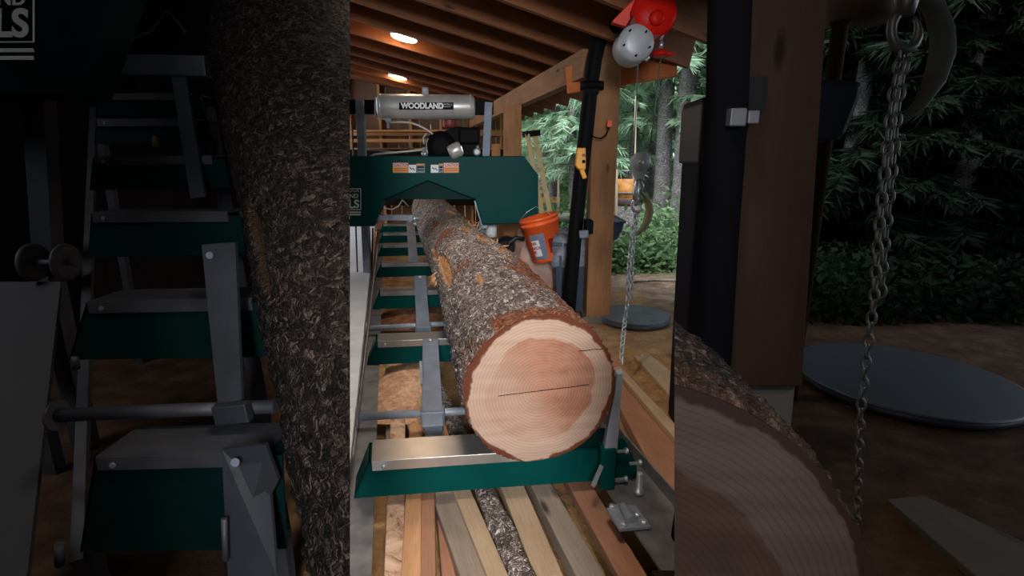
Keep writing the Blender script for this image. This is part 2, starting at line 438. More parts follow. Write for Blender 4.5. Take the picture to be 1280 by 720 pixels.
# ------------------------------------------------------------------ main log
def bark_log(name,E,Fp,r0,r1,mat_b,mat_e,label,nl=420,na=300,wob=None,tears=(),warmf=None,cut=None,amp=.012,endtilt=None,fs=1.):
    E=V(E); Fp=V(Fp); ax=(Fp-E).normalized(); L=(Fp-E).length
    e1=ax.cross(V((0,0,1))).normalized(); e2=e1.cross(ax)     # e1 right, e2 up
    g=G(); tear=[]; warm=[]
    for j in range(nl+1):
        t=j/nl; l=t*L
        c=E+ax*l+(wob(t) if wob else V((0,0,0)))
        R=r0+(r1-r0)*t
        for k in range(na):
            a=2*pi*k/na
            d=e1*cos(a)+e2*sin(a)
            q=V((d.x*R,d.z*R,l))
            h=noise.fractal(q*3.2,1,2,4)*.012
            vd,_=noise.voronoi(V((q.x*30*fs,q.y*30*fs,q.z*18*fs))+V((noise.noise(q*20),noise.noise(q*20+V((9,0,0))),0))*1.2)
            h+=(min(vd[1]-vd[0],.5))*amp*1.5+noise.noise(q*95)*amp*.35
            tv=0.
            for (tl,ta,dl,da) in tears:
                dd=((l-tl)/dl)**2+(((a-ta+pi)%(2*pi)-pi)/da)**2+noise.noise(q*14)*.32+noise.noise(q*40)*.22
                if dd<1: tv=max(tv,min(1,(1-dd)*4))
            h=h*(1-tv)-.012*tv+noise.noise(V((q.x*40,q.y*40,q.z*5)))*.006*tv
            if t<.004: h=min(h,.004)
            wv=warmf(l,a,q) if warmf else 0
            tear.append(tv); warm.append(wv)
            g.v.append(c+d*(R+h))
    for j in range(nl):
        for k in range(na):
            k2=(k+1)%na; g.face((j*na+k,j*na+k2,(j+1)*na+k2,(j+1)*na+k),None,True)
    o_root=None
    root=thing(name,V((E.x,E.y,0)),label,'log')
    if cut is None:
        g.face([nl*na+k for k in range(na)])
        o=make('bark',g,mat_b,root)
    else:
        o=make('bark',g,mat_b,root)
    ta=o.data.attributes.new('tear','FLOAT','POINT'); wa=o.data.attributes.new('warm','FLOAT','POINT')
    ta.data.foreach_set('value',tear); wa.data.foreach_set('value',warm)
    # end face
    ge=G(); rings=14
    rim=[g.v[k] for k in range(na)]; ce=sum(rim,V((0,0,0)))/na
    idx=[]
    for i in range(rings+1):
        for k in range(na):
            p=ce+(rim[k]-ce)*(i/rings)
            p=p-ax*(.002+.0012*noise.noise(p*20))
            ge.v.append(p)
    def u(p): return ((p-ce).dot(e1),(p-ce).dot(e2))
    for i in range(rings):
        for k in range(na):
            k2=(k+1)%na; ii=(i*na+k,(i+1)*na+k,(i+1)*na+k2,i*na+k2)
            ge.face(ii,[u(ge.v[q]) for q in ii],True)
    oe=make('sawn_end',ge,mat_e,root)
    return root,o,oe,(E,ax,e1,e2,L)
def cut_obj(o,co_w,no,fillmat=None):
    import bmesh
    bm=bmesh.new(); bm.from_mesh(o.data)
    wl=wloc(o)
    r=bmesh.ops.bisect_plane(bm,geom=bm.verts[:]+bm.edges[:]+bm.faces[:],plane_co=V(co_w)-wl,plane_no=no,clear_outer=True,dist=1e-5)
    es=[e for e in r['geom_cut'] if isinstance(e,bmesh.types.BMEdge)]
    bm.to_mesh(o.data); 
    pts=[]
    bm.free(); o.data.update()
E0=V((.092,1.506,.55)); F0=V((-1.13,7.3,.60))
def wob(t): 
    return V((.02*sin(t*5)-.05*max(0,t-.75)*2,0,.015*sin(t*9)-.0*t+.10*max(0,t-.8)*2))-V((.0,0,0))
def wobz(t): return wob(t)-wob(0)
UP=pi/2
tears=[(.62,2.05,.07,.06),(1.32,2.62,.42,.17),(1.95,2.75,.25,.12),(1.25,2.9,.12,.05),(1.25,1.15,.10,.16),(1.62,1.42,.20,.13),(1.85,.95,.16,.2),(2.15,1.55,.22,.1),
       (2.5,1.05,.14,.13),(3.35,1.5,.2,.22),(3.4,2.1,.08,.16),(2.9,1.3,.12,.28),(3.05,.9,.2,.1)]
def warmf(l,a,q):
    da=((a-1.05+pi)%(2*pi)-pi)
    nn=noise.fractal(q*7,1,2,4)
    w=.75-abs(da)/.6-abs(l-.7)/1.4+nn*1.1
    w2=1-l/.10+nn*1.2 if (a<2.2 or a>5.5) else -1
    w3=noise.fractal(q*4+V((5,5,5)),1,2,3)*2.2-.85
    return max(0,min(.85,max(w*1.3,w2,w3)))
lroot,lb,le,lf=bark_log('spruce_log',E0,F0,.248,.235,m_bark,m_end,
    'big bark-covered log with a fresh sawn round end, lying along the green mill bed',wob=wobz,tears=tears,warmf=warmf)
# splinters and loose bark strips on the log (parts that stick up)
E_,AX_,E1_,E2_,L_=lf
sp=G()
for n_ in range(24):
    l=random.choice([random.gauss(2.2,.3),random.gauss(1.3,.25),random.gauss(3.0,.3)]); a=random.gauss(1.1,.22)
    if l<.5: continue
    p=E_+AX_*l+wobz(l/L_)+(E1_*cos(a)+E2_*sin(a))*.243
    dr=(AX_*random.uniform(-1,1)+E1_*random.uniform(-.6,.9)+E2_*random.uniform(.0,.5)).normalized()
    q=p+dr*random.uniform(.03,.085)
    sp.tube([p,(p+q)/2+V((0,0,.006)),q],[.005,.004,.001],5)
for n_ in range(26):
    l=random.gauss(1.58,.06); a=random.gauss(3.0,.06)
    p=E_+AX_*l+wobz(l/L_)+(E1_*cos(a)+E2_*sin(a))*.24
    q=p+(-E1_*random.uniform(.1,.9)-E2_*random.uniform(.3,1.)-AX_*random.random()*.6)*random.uniform(.03,.07)
    sp.tube([p,(p+q)/2,q],[.006,.005,.001],5)
so=make('splinter',sp,m_orng,lroot); so['kind']='stuff'

# ------------------------------------------------------------------ mill bed
bed=thing('sawmill_bed',B(.4,0,0),'green steel mill bed with silver capped crossbars carrying the big log','sawmill bed')
dep=[0,1.21,2.38,3.56,4.78,5.9,7.05]
def bunk(b):
    lw=0.0
    g=G()
    # front plate with slanting left end, web and top flange
    W=.86
    g.prism([B(-.055,b,.155),B(W+.02,b,.155),B(W+.02,b,.288),B(0,b,.288)],D*.008)
    g.prism([B(-.055,b+.12,.155),B(W+.02,b+.12,.155),B(W+.02,b+.12,.288),B(0,b+.12,.288)],D*.008)
    g.prism([B(0,b,.28),B(W+.02,b,.28),B(W+.02,b+.128,.28),B(0,b+.128,.28)],V((0,0,.008)))
    g.prism([B(-.055,b,.155),B(0,b,.288),B(0,b+.128,.288),B(-.055,b+.128,.155)],C*.008)
    o=make('crossbar',g,m_green,bed,bevel=.0015)
    c=G()
    c.prism([B(.012,b-.004,.289),B(.58,b-.004,.289),B(.58,b+.13,.289),B(.012,b+.13,.289)],V((0,0,.006)))
    c.prism([B(.012,b-.008,.258),B(.58,b-.008,.258),B(.58,b-.008,.295),B(.012,b-.008,.295)],D*.006)
    make('steel_cap',c,m_cap,o,bevel=.001)
    for q_ in (.05,.55): make('bolt',G().lathe(B(q_,b-.008,.275),-D,[(.008,0),(.008,.005),(.004,.007)],8),m_zinc,o)
    j=G().lathe(B(-.03,b+.05,.13),(0,0,1),[(.011,0),(.011,.06)],8); make('jack_bolt',j,m_zinc,o)
    return o
bk=[bunk(b) for b in dep]
# side rails (angle steel) left and right
rl=G()
rl.prism([B(-.10,-1.2,.145),B(.012,-1.2,.145),B(.012,7.6,.145),B(-.10,7.6,.145)],V((0,0,.008)))
rl.prism([B(-.10,-1.2,.06),B(-.10,7.6,.06),B(-.10,7.6,.15),B(-.10,-1.2,.15)],C*.008)
make('rail',rl,m_rail,bed)
rr=G()
q0,q1,q2,q3=Z(741,604,.155),Z(797,570,.155),Z(905,690,.155),Z(838,745,.155)
RA=.80; RB=.98
rr.prism([B(RA,-1.2,.145),B(RB,-1.2,.145),B(RB,7.6,.145),B(RA,7.6,.145)],V((0,0,.008)))
rr.prism([B(RB,-1.2,.145),B(RB,7.6,.145),B(RB,7.6,.205),B(RB,-1.2,.205)],C*.006)
make('rail',rr,m_rail,bed)
# clamp plate with bolts on the right rail
cpb=V(Z(785,650,.158))
pl=G(); ux=C; uy=D
pl.prism([cpb+uy*(-.05)+ux*(-.05),cpb+uy*(-.05)+ux*.05,cpb+uy*.05+ux*.05,cpb+uy*.07,cpb+uy*.05-ux*.05],V((0,0,.012)))
pl.tube([cpb-uy*.03+V((0,0,.018)),cpb+uy*.045+V((0,0,.022))],[.02,.012],10)
cpo=make('clamp_plate',pl,m_steel,bed,bevel=.002)
for a_,b_ in ((-.03,.05),(.03,.0),(-.03,-.035),(.035,-.035)):
    make('bolt',G().lathe(cpb+ux*a_+uy*b_+V((0,0,.012)),(0,0,1),[(.012,0),(.012,.008),(.007,.012)],6,False),m_zinc,cpo)
tb=Z(798,617,.155); tb_=G().lathe(tb,(0,0,1),[(.018,0),(.018,.015),(.011,.016),(.011,.075),(.009,.08)],12)
make('threaded_stud',tb_,m_zinc,bed)
# log supports and round tubes
for (l,rt,z) in (((447,521),(575,514),.205),((459,411),(549,405),.205)):
    tbp=G().tube([Z(*l,z),Z(*rt,z)+ (Z(*rt,z)-Z(*l,z))*.5],.018,14); tt=make('cross_tube',tbp,m_steel,bed)
    fl=G().lathe(Z(*l,z)-C*.004,C,[(.045,0),(.045,.008)],16); make('flange',fl,m_steel,tt)
def stop(a,b,w=.075,col=m_steel2):
    g=G().bar(a,b,w,.010,(0,0,1)); o=make('support_arm',g,col,bed,bevel=.003)
    t=(b-a).normalized(); up=C.cross(t); up=up if up.z>0 else -up
    make('pivot_bolt',G().lathe(a+t*.03+up*.004,up,[(.012,0),(.012,.008),(.006,.011)],8),m_zinc,o)
    return o
a=Y(538,424,2.66); b=Z(541,533,.235); s1=stop(a,b,.085)
make('clamp_sleeve',G().bar(Z(541,518,.225)-C*.05,Z(541,518,.225)+C*.05,.075,.052,(0,0,1)),m_steel2,s1,bevel=.004)
make('arm_tail',G().bar(Z(541,530,.21),Z(543,548,.165),.07,.012),m_steel2,s1)
a=Y(525,345,3.76); b=Z(529,410,.24); s2=stop(a,b,.085)
make('clamp_sleeve',G().bar(Z(529,411,.225)-C*.05,Z(529,411,.225)+C*.05,.075,.05),m_steel2,s2,bevel=.004)
stop(Y(513,276,5.9),Y(517,328,4.95),.09)
# latch beside arm 1
make('latch',G().bar(Y(527,453,2.3),Y(528,482,2.2),.012,.03,(0,1,0)),m_zinc,bed)
# right log stop: green socket and grey stake
sk=V(Z(758,612,.158)); 
so_=G().prism([Y(751,563,sk.y),Y(771,562,sk.y),Y(768,612,sk.y),Y(749,612,sk.y)],V((0,.055,0)))
sock=make('stake_socket',so_,m_green,bed,bevel=.003)
st=G().prism([Y(755,563,sk.y+.01),Y(772,562,sk.y+.01),Y(779,466,sk.y+.02),Y(772,468,sk.y+.02)],V((0,.035,0)))
make('log_stake',st,m_steel,bed,bevel=.002)
gs=G().prism([Y(770,548,sk.y+.06),Y(781,550,sk.y+.06),Y(796,580,sk.y+.06),Y(796,597,sk.y+.06),Y(768,600,sk.y+.06)],V((0,.01,0)))
make('gusset',gs,m_green,sock)
for px,py in ((777,564),(776,599),(794,579)): make('bolt',G().lathe(Y(px,py,sk.y+.03),C,[(.006,-.02),(.006,.012),(.011,.012),(.011,.022)],8),m_zinc,sock)
make('brace',G().bar(Y(752,582,sk.y-.01),Y(741,608,sk.y-.06),.014,.006,(0,1,0)),m_zinc,sock)
# left drive strap between rail and crossbars
make('chain_guide',G().tube([B(-.02,.02,.30)+V((-.03,0,0)),B(-.03,4.6,.34)],.006,6),m_rail,bed)
make('cap_marker',G().lathe(B(.36,dep[4]+.06,.296),(0,0,1),[(.018,0),(.018,.07),(.012,.08)],10),m_brass,bk[4])

# ------------------------------------------------------------------ saw head
TH=radians(5); HP=V((-.6,4.6,0)); HC=V((cos(TH),sin(TH),0)); HN=V((-sin(TH),cos(TH),0))
def H(px,py,off=0.): return onp(px,py,HP+HN*off,HN)
head=thing('saw_carriage',V((-.8,4.75,0)),'green saw head on steel masts with a silver tank on top, astride the log','saw')
def pg(name,pts,off,th,mat,parent=head,bevel=0):
    return make(name,G().prism([H(x,y,off) for x,y in pts],HN*th),mat,parent,bevel)
cov=pg('front_cover',[(330,195),(655,195),(673,219),(673,279),(603,281),(594,249),(587,247),(535,226),(487,247),(479,249),(468,283),(330,285)],0,.05,m_green,bevel=.01)
pg('blade_guard',[(330,197),(654,197),(670,220),(670,277),(604,279),(596,251),(592,249),(484,249),(478,252),(467,282),(330,283)],.052,.22,m_green_in)
mb=pg('cross_beam',[(395,124),(617,126),(617,143),(395,142)],.32,.08,m_black,bevel=.004)
# masts
for (t,bm_,nm) in (((450,125),(460,352),'mast'),((611,128),(600,345),'mast')):
    t3=H(*t,.31); b3=H(*bm_,.31)
    mst=make(nm,G().bar(b3,t3,.07,.06,(0,1,0)),m_steel if nm=='mast' and t[0]<500 else m_steel2,head,bevel=.003)
    w=G()
    for s_ in (-1,1): w.lathe(b3+HC*(.07*s_)+V((0,-.02,-.02)),HC,[(.05,-.008),(.06,-.006),(.06,.006),(.05,.008)],20)
    w.tube([b3-HC*.16-V((0,.02,.02)),b3+HC*.12-V((0,.02,.02))],.012,10)
    make('wheel_plate',w,m_rail,mst)
    make('foot',G().bar(b3-V((0,0,.12)),b3+V((0,0,-.0)),.11,.12,(0,1,0)),m_rail,mst,bevel=.003)
make('lift_chain',G().tube([H(440,150,.33),H(447,345,.33)],.008,6),m_rail,head)
make('lift_chain',G().tube([H(466,285,.33),H(464,352,.33)],.008,6),m_blackr,head)
# tank
ta_=H(471,133,.12); tb2=H(594,133,.12); L=(tb2-ta_).length; R=.103
tank=make('coolant_tank',G().lathe(ta_,HC,[(.0,0),(R*.7,.004),(R*.95,.02),(R,.04),(R,L-.04),(R*.95,L-.02),(R*.7,L-.004),(0,L)],40),m_alu,head)
make('seam_ring',G().lathe(ta_,HC,[(R+.001,.035),(R+.004,.04),(R+.001,.045)],40).lathe(ta_,HC,[(R+.001,L-.045),(R+.004,L-.04),(R+.001,L-.035)],40),m_alu,tank)
make('filler_cap',G().lathe(H(532,118,.12)-V((0,0,.005)),(0,0,1),[(.028,0),(.028,.055),(.024,.06)],20),m_castgrey,tank)
make('tank_bracket',G().tube([H(469,118,.1),H(469,148,.1),H(486,150,.1)],.006,6),m_steel,tank)
def flat(px0,py0,px1,py1,off,mat,name,parent,th=.004):
    return make(name,G().prism([H(px0,py1,off),H(px1,py1,off),H(px1,py0,off),H(px0,py0,off)],-HN*th),mat,parent)
lbp=flat(499,128,567,137,.012,m_black,'name_plate',tank,.006)
text('WOODLAND','lettering',m_white,lbp,H(501,135.8,.004),HC,(0,0,1),.05,.36,bold=.05)
text('SAWMILLS','small_lettering',m_castgrey,lbp,H(550.5,131.4,.004),HC,(0,0,1),.014,.1)
text('EQUIPMENT','small_lettering',m_castgrey,lbp,H(550.5,134.4,.004),HC,(0,0,1),.012,.09)
# hoses and valve
make('drain_valve',G().lathe(H(485,145,.12)-V((0,0,.05)),(0,0,1),[(.012,-.05),(.014,0),(.026,.0),(.026,.06)],12),m_castgrey,tank)
make('hose',G().tube([H(488,153,.1),H(500,152.5,.08),H(512,153,.06),H(524,157,.05),H(535,163,.05),H(545,171,.05),H(551,177,.05),H(551,179.5,.05),H(547,179.5,.05),H(541,175,.05),H(535,174,.05),H(534,180,.05),H(534,192,.05)],.0085,8),m_hose,head)
make('hose',G().tube([H(462,197,.1),H(468,193,.1),H(490,191,.1),H(512,189,.1),H(530,187,.1)],.009,8),m_hose,head)
make('hose',G().tube([H(530,180,.1),H(529,172,.1),H(533,167,.1)],.007,8),m_hose,head)
make('pull_rod',G().tube([H(455,187,.16),H(510,191,.16)],.005,6),m_steel,head)
make('valve_body',G().lathe(H(531,195,.1),(0,0,1),[(.03,0),(.03,.03),(.02,.035),(.02,.07),(.012,.075)],12),m_zinc,head)
# engine
eng=make('engine',G().prism([H(535,195,.1),H(598,195,.1),H(598,165,.1),H(590,160,.1),H(572,158,.1),H(548,166,.1),H(536,176,.1)],HN*.3),m_black,head,bevel=.01)
make('recoil_shroud',G().lathe(H(551,183,.1),-HN,[(.13,0),(.13,.04),(.11,.07),(.05,.08),(0,.08)],32),m_black,eng)
make('fuel_tank',G().prism([H(573,180,.06),H(600,180,.06),H(600,159,.06),H(573,159,.06)],HN*.25),m_black,eng,bevel=.02)
make('air_filter',G().lathe(H(562,160,.2),(0,0,1),[(.05,0),(.06,.01),(.06,.07),(.05,.09),(0,.09)],20),plain('brick_red_plastic',srgb(128,52,40),.5),eng)
make('muffler',G().lathe(H(561,192,.02),(H(579,184,.02)-H(561,192,.02)),[(.0,0),(.055,.005),(.065,.03),(.065,.10),(.055,.12),(0,.125)],16).bar(H(562,190,-.02),H(578,186,-.02),.01,.05),m_alu,eng)
make('throttle_knob',G().lathe(H(596,190,.05),-HN,[(.03,0),(.035,.02),(.02,.04)],16).tube([H(597,182,.06),H(597,192,.06)],.01,8),m_castgrey,eng)
# decals
OF=-.0045
def decal(px0,py0,px1,py1,mat,nm,par=cov): return flat(px0,py0,px1,py1,-.0005,mat,nm,par,.002)
m_dor=plain('orange_label',srgb(236,150,50),.5,0,.03); m_dsil=plain('pink_label_band',srgb(222,196,190),.5,0,.03); m_dgry=plain('grey_print',srgb(120,135,138),.5); m_redp=plain('red_print',srgb(170,50,46),.5)
for x0 in (491,554.5):
    d=decal(x0,203.5,x0+19,216,m_dor,'caution_label')
    flat(x0+.6,204,x0+18.4,208.6,-.003,m_dsil,'band',d,.001)
    text('CAUTION','lettering',m_redp,d,H(x0+1.6,208,OF),HC,(0,0,1),.025,.125,depth=.001,bold=.02)
    flat(x0+1.5,210.6,x0+17.5,211.2,-.003,m_redp,'print_line',d,.001); flat(x0+1.5,212.9,x0+17.5,213.5,-.003,m_redp,'print_line',d,.001)
for x0,x1,xa in ((510.5,520,0),(538.5,548,0)):
    d=decal(x0,206,x1,216,m_white,'pictogram_label'); 
    t=G(); t.tube([H(x0+1.5,209,-.003),H(x0+4,211.5,-.003),H(x0+6,210.5,-.003),H(x0+8,213,-.003)],.004,5); make('print',t,m_black,d)
for x0,x1 in ((520.3,531),(548.3,554)):
    d=decal(x0,206,x1,216,m_dgry,'notice_label'); flat(x0+1,208,x1-1,210,-.003,m_black,'print_line',d,.001); flat(x0+1,212,x1-1,213.2,-.003,m_black,'print_line',d,.001); flat(x0,204.6,x1,206.2,-.003,m_dor,'band',d,.001)
# logo on the left of the cover (its left half runs on behind the log stack)
def logo(par,fn,xr,yt,k,th=.0035):
    f=lambda x,y: fn(xr+(x-451)*k, yt+(y-236)*k)
    g=G(); w=.006*(1 if k<2 else .8)
    loop=[(451,236),(451,262),(398,262),(398,236)]
    for i in range(4):
        g.bar(f(*loop[i]),f(*loop[(i+1)%4]),th,w if k<2 else .004)
    g.bar(f(402,265.3),f(451,265.3),th,.012); g.bar(f(402,268.3),f(451,268.3),th,.012)
    for a,b in (((430,240.5),(434,237.5)),((434,237.5),(437,240.5)),((437,240.5),(441,237.8)),((441,237.8),(444,240)),((444,240),(447,237.3)),((447,237.3),(449,240.5))):
        g.bar(f(*a),f(*b),th,w*.7)
    o=make('logo_frame',g,m_white,par)
    e=(f(451,250)-f(400,250)).normalized(); u=(f(430,240)-f(430,260)).normalized()
    unit=(f(440,250)-f(441,250)).length
    text('WOODLAND','logo_lettering',m_white,par,f(447.8,247.6),e,u,5.4*unit,None,'RIGHT',depth=.003,bold=.015)
    text('MILLS','logo_lettering',m_white,par,f(449,260.3),e,u,11*unit,None,'RIGHT',depth=.003,bold=.03)
logo(cov,lambda x,y:H(x,y,-.001),451,236,1.)
# blade guide bar
gb=make('guide_bar',G().bar(H(471,272,.1),H(520,272,.1),.06,.05),m_steel,head,bevel=.003)
make('guide_roller',G().lathe(H(516,273,.08),HC,[(.03,0),(.035,.01),(.035,.03),(.02,.035),(.02,.06)],16).lathe(H(515,280,.08),HC,[(.02,0),(.02,.05)],12),m_zinc,gb)
make('guide_bar',G().bar(H(596,250,.12),H(606,285,.12),.05,.03,(0,1,0)),m_steel,head)

# bucket hooked on the right of the head
def bucket():
    c=Y(679,297,4.35); up=(Y(672,268,4.35)-Y(685,322,4.35)).normalized()
    base=c-up*.19
    root=thing('bucket',base,'orange plastic bucket with a grey label hanging off the green saw head','bucket')
    prof=[(.0,0),(.125,0),(.13,.01),(.16,.31),(.168,.312),(.168,.33),(.162,.332),(.163,.35),(.17,.352),(.17,.375),(.160,.378),(.152,.30),(.12,.02),(0,.018)]
    b=make('pail',G().lathe(base,up,prof,40),m_orange,root)
    # curved label
    def patch(a0,a1,h0,h1,mat,nm,extra=.0015,par=b):
        g=G(); ax=up.normalized(); a=V((0,0,1)) if abs(ax.z)<.9 else V((1,0,0)); 
        fr=(-V((0,1,0))-ax*(-V((0,1,0))).dot(ax)).normalized(); si=ax.cross(fr)
        n_=12
        for i in range(n_+1):
            t=radians(a0+(a1-a0)*i/n_)
            for h in (h0,h1):
                r=.13+(.03*(h-.01)/.3)+extra; g.v.append(base+ax*h+(fr*cos(t)+si*sin(t))*r)
        for i in range(n_): g.face((2*i,2*i+2,2*i+3,2*i+1),None,True)
        g2=G(); 
        return make(nm,g,mat,par)
    lab=patch(-48,2,.03,.25,plain('grey_blue_label',srgb(120,128,150),.5),'label')
    patch(-46,-18,.06,.2,m_white,'label_panel',.003,lab)
    ax=up.normalized(); fr=(-V((0,1,0))-ax*(-V((0,1,0))).dot(ax)).normalized(); si=ax.cross(fr)
    for i,(t_,h) in enumerate((('BES',.165),('BROS',.125),('BE',.09))):
        tt=radians(-32); d_=(fr*cos(tt)+si*sin(tt)); e=ax.cross(d_)*1
        text(t_,'lettering',m_redp,lab,base+ax*h+d_*.1535-e*.034,e,ax,.024,None,depth=.002,bold=.02)
    patch(12,40,.07,.19,plain('dark_red_print',srgb(120,20,10),.5),'printed_mark',.002)
    make('handle',G().tube([base+up*.34-V((.168,0,0)),base+up*.42-V((.08,.04,0)),base+up*.46,base+up*.42+V((.08,-.02,0)),base+up*.34+V((.168,0,0))],.0025,6),m_zinc,root)
bucket()

# ------------------------------------------------------------------ walkway, boards
wk=G(); 
wz=.235
e0=Z(438,575,wz); e1_=Z(463,335,wz); dr=(e1_-e0).normalized(); sd=V((-dr.y,dr.x,0))
for i in range(2):
    pass
wb_=G().prism([e0-dr*.15,e1_+dr*4.0,e1_+dr*4.0+sd*.42,e0-dr*.15+sd*.12],V((0,0,-.04)))
for i in range(0,1):
    uvs=[((p-e0).dot(dr),(p-e0).dot(sd)) for p in wb_.v[:4]]; wb_.uv[0]=uvs[::-1]; wb_.uv[1]=uvs
# grain lies across the plank
for i in (0,1): wb_.uv[i]=[(b_,a_) for a_,b_ in wb_.uv[i]]
wkt=thing('track_board',e0,'pale grey plank along the left side of the mill bed, under the left mast','plank')
make('top',wb_,m_walk,wkt,bevel=.004)
for t in (.2,1.4,2.8,4.2,5.6): make('trestle',G().bar(e0+dr*t+sd*.08-V((0,0,.19-0)),e0+dr*t+sd*.12+V((0,0,-.04)),.1,.1,(0,1,0)),m_grey,wkt)

def board(nl,nr,fl,fr,z,th,mat,label,ext=.9,name='board',grp=None,back=.15):
    a,b,c,d=Z(*nl,z),Z(*nr,z),Z(*fr,z),Z(*fl,z)
    dl=((d-a)+(c-b)).normalized()
    a2,b2,c2,d2=a-dl*back,b-dl*back,c+dl*ext,d+dl*ext
    g=G().prism([a2,b2,c2,d2],V((0,0,-th)))
    sd=V((dl.y,-dl.x,0))
    o_=random.random()*5
    for i in (0,1):
        vs=g.f[i]; g.uv[i]=[((g.v[k]-a2).dot(dl)+o_,(g.v[k]-a2).dot(sd)+o_) for k in vs]
    return tag(make(name,g,mat,bevel=.004),label,'board',grp)
ms_=N('bark_scraps'); f_=ms_.noise(ms_.obj(),14,8,.75,.8)
ms_.col(ms_.ramp(f_,[(.36,srgb(58,44,40)),(.43,srgb(176,132,104)),(.52,srgb(214,176,146)),(.7,srgb(236,204,178))])); ms_.set(Roughness=.9); ms_.bump(f_,.5,.02); m_spot=ms_.m
board((480,722),(505,722),(482,618),(508,616),.1,.06,m_spot,'pale offcut with dark bark scraps just right of the left steel rail',1.2)
board((501,722),(526,722),(507,616),(527,615),.125,.08,m_orng,'warm orange square-edged board beside the bark-flecked offcut',.5)
board((524,722),(545,722),(527,616),(543,615),.115,.07,m_redb,'reddish narrow board between the orange board and the dark gap',.4)
board((549,722),(574,722),(548,660),(556,665),.05,.05,m_redb,'short dark red offcut low in the gap under the crossbar',.05)
board((577,724),(612,724),(538,616),(567,614),.085,.05,m_grey,'greyish brown board slanting under the crossbar, left of the pale one',1.0)
board((611,724),(638,724),(565,614),(590,612),.105,.06,m_tan,'pale yellowish board slanting beside the bark-edged slab',1.3)
board((671,724),(706,724),(624,609),(658,608),.105,.05,m_tan,'wide pale board slanting right of the bark-edged slab',1.1)
board((722,724),(760,724),(665,606),(688,605),.09,.06,m_grey,'brown board right of the dark gap, next to the red plank',1.1)
board((776,724),(812,724),(708,604),(739,602),.10,.035,m_redb,'smooth red-brown plank lying against the right steel rail',1.0)
# bark edged slab
a=Z(655,724,.1); b=Z(604,612,.1); dr2=(b-a).normalized()
sl=G(); n1,n2=60,24
for i in range(n1+1):
    c=a-dr2*.15+dr2*(i/n1*2.3)
    for k in range(n2):
        t=2*pi*k/n2; r=.036+.010*noise.noise(V((cos(t)*2,sin(t)*2,i*.25)))+.006*noise.noise(V((cos(t)*9,sin(t)*9,i*.9)))
        sdv=V((dr2.y,-dr2.x,0)); sl.v.append(c+sdv*cos(t)*r+V((0,0,sin(t)*r*.55)))
for i in range(n1):
    for k in range(n2): k2=(k+1)%n2; sl.face((i*n2+k,i*n2+k2,(i+1)*n2+k2,(i+1)*n2+k),None,True)
sl.face([k for k in range(n2)][::-1]); sl.face([n1*n2+k for k in range(n2)])
tag(make('bark_slab',sl,m_bark),'narrow slab with grey bark on top among the boards below the crossbar','slab')
# sawdust heaps between the crossbars
def heap(px,py,z,rx,ry,h,mat,label,name='sawdust_heap',yaw=0):
    c=Z(px,py,z); g=G(); n=26
    for j in range(n+1):
        for i in range(n+1):
            u=i/n*2-1; v=j/n*2-1; rr_=sqrt(u*u+v*v); 
            hh=max(0,1-rr_)**.8*h*(1+.4*noise.noise(V((u*3+px,v*3,0))))
            g.v.append(c+V((u*rx,v*ry,hh-.01)))
    for j in range(n):
        for i in range(n): a=j*(n+1)+i; g.face((a,a+1,a+n+2,a+n+1),None,True)
    return tag(make(name,g,mat),label,'sawdust',kind='stuff')
m_sawd=N('sawdust'); c_=m_sawd.ramp(m_sawd.noise(m_sawd.obj(),22,7,.75),[(.3,srgb(150,100,76)),(.5,srgb(206,160,126)),(.7,srgb(236,200,166))]); m_sawd.col(c_); m_sawd.set(Roughness=.95); m_sawd.bump(m_sawd.noise(m_sawd.obj(),60,6),.7,.02); m_sawd=m_sawd.m
heap(508,480,.1,.16,.42,.05,m_sawd,'pale sawdust and bark crumbs between the first two crossbars')
heap(520,395,.05,.3,.35,.08,plain('brown_sawdust',srgb(150,96,66),.9,0,.3,20,.4),'brown sawdust between the second and third crossbars')
heap(668,345,.0,.35,.5,.25,m_sawd,'sawdust heap behind the log below the orange bucket')
board((533,555),(575,555),(512,492),(535,490),.10,.05,m_orng,'fresh orange board seen between the first crossbar and the round tube',.3)
board((482,545),(502,545),(483,470),(497,470),.06,.05,m_grey,'dark weathered plank below the left rail by the round tube',.5)

# big plank right of rail
board((842,652),(940,640),(776,500),(794,480),.14,.05,m_redb,'long orange-brown plank on the ground right of the mill bed',.5,back=.35)
board((912,628),(945,634),(784,478),(792,476),.172,.03,m_tan,'pale edge board lying on top of the orange-brown plank',.2,back=.1)
board((842,500),(900,512),(800,452),(817,447),.03,.03,m_tan,'loose pale board half buried in sawdust at the right',.1,back=.1)

# ------------------------------------------------------------------ right of the log
# black pole
pt=[Y(757,36,3.9),Y(748,52,3.9),Y(743,75,3.9),Y(738,110,3.9),Y(733,160,3.9),Y(726,220,3.9),Y(719,290,3.9),Y(712,372,3.9)]
pole=thing('hoist_pole',V((pt[-1].x,3.9,0)),'black upright pole strapped beside the timber post','pole')
make('tube',G().tube([V((pt[-1].x-.01,3.9,0))]+pt[::-1]+[Y(775,30,3.75),Y(790,28,3.6)],.054,18),m_black,pole)
make('collar',G().lathe(Y(740,112,3.9),(0,0,1),[(.085,0),(.085,.05)],20).bar(Y(731,113,3.86),Y(748,113,3.86),.05,.05),m_black,pole)
make('clamp',G().bar(Y(724,293,3.8),Y(735,292,3.8),.04,.055),m_steel2,pole,bevel=.004)
make('clamp_strap',G().bar(Y(731,283,3.88),Y(740,283,3.88),.14,.1),m_black,pole,bevel=.004)
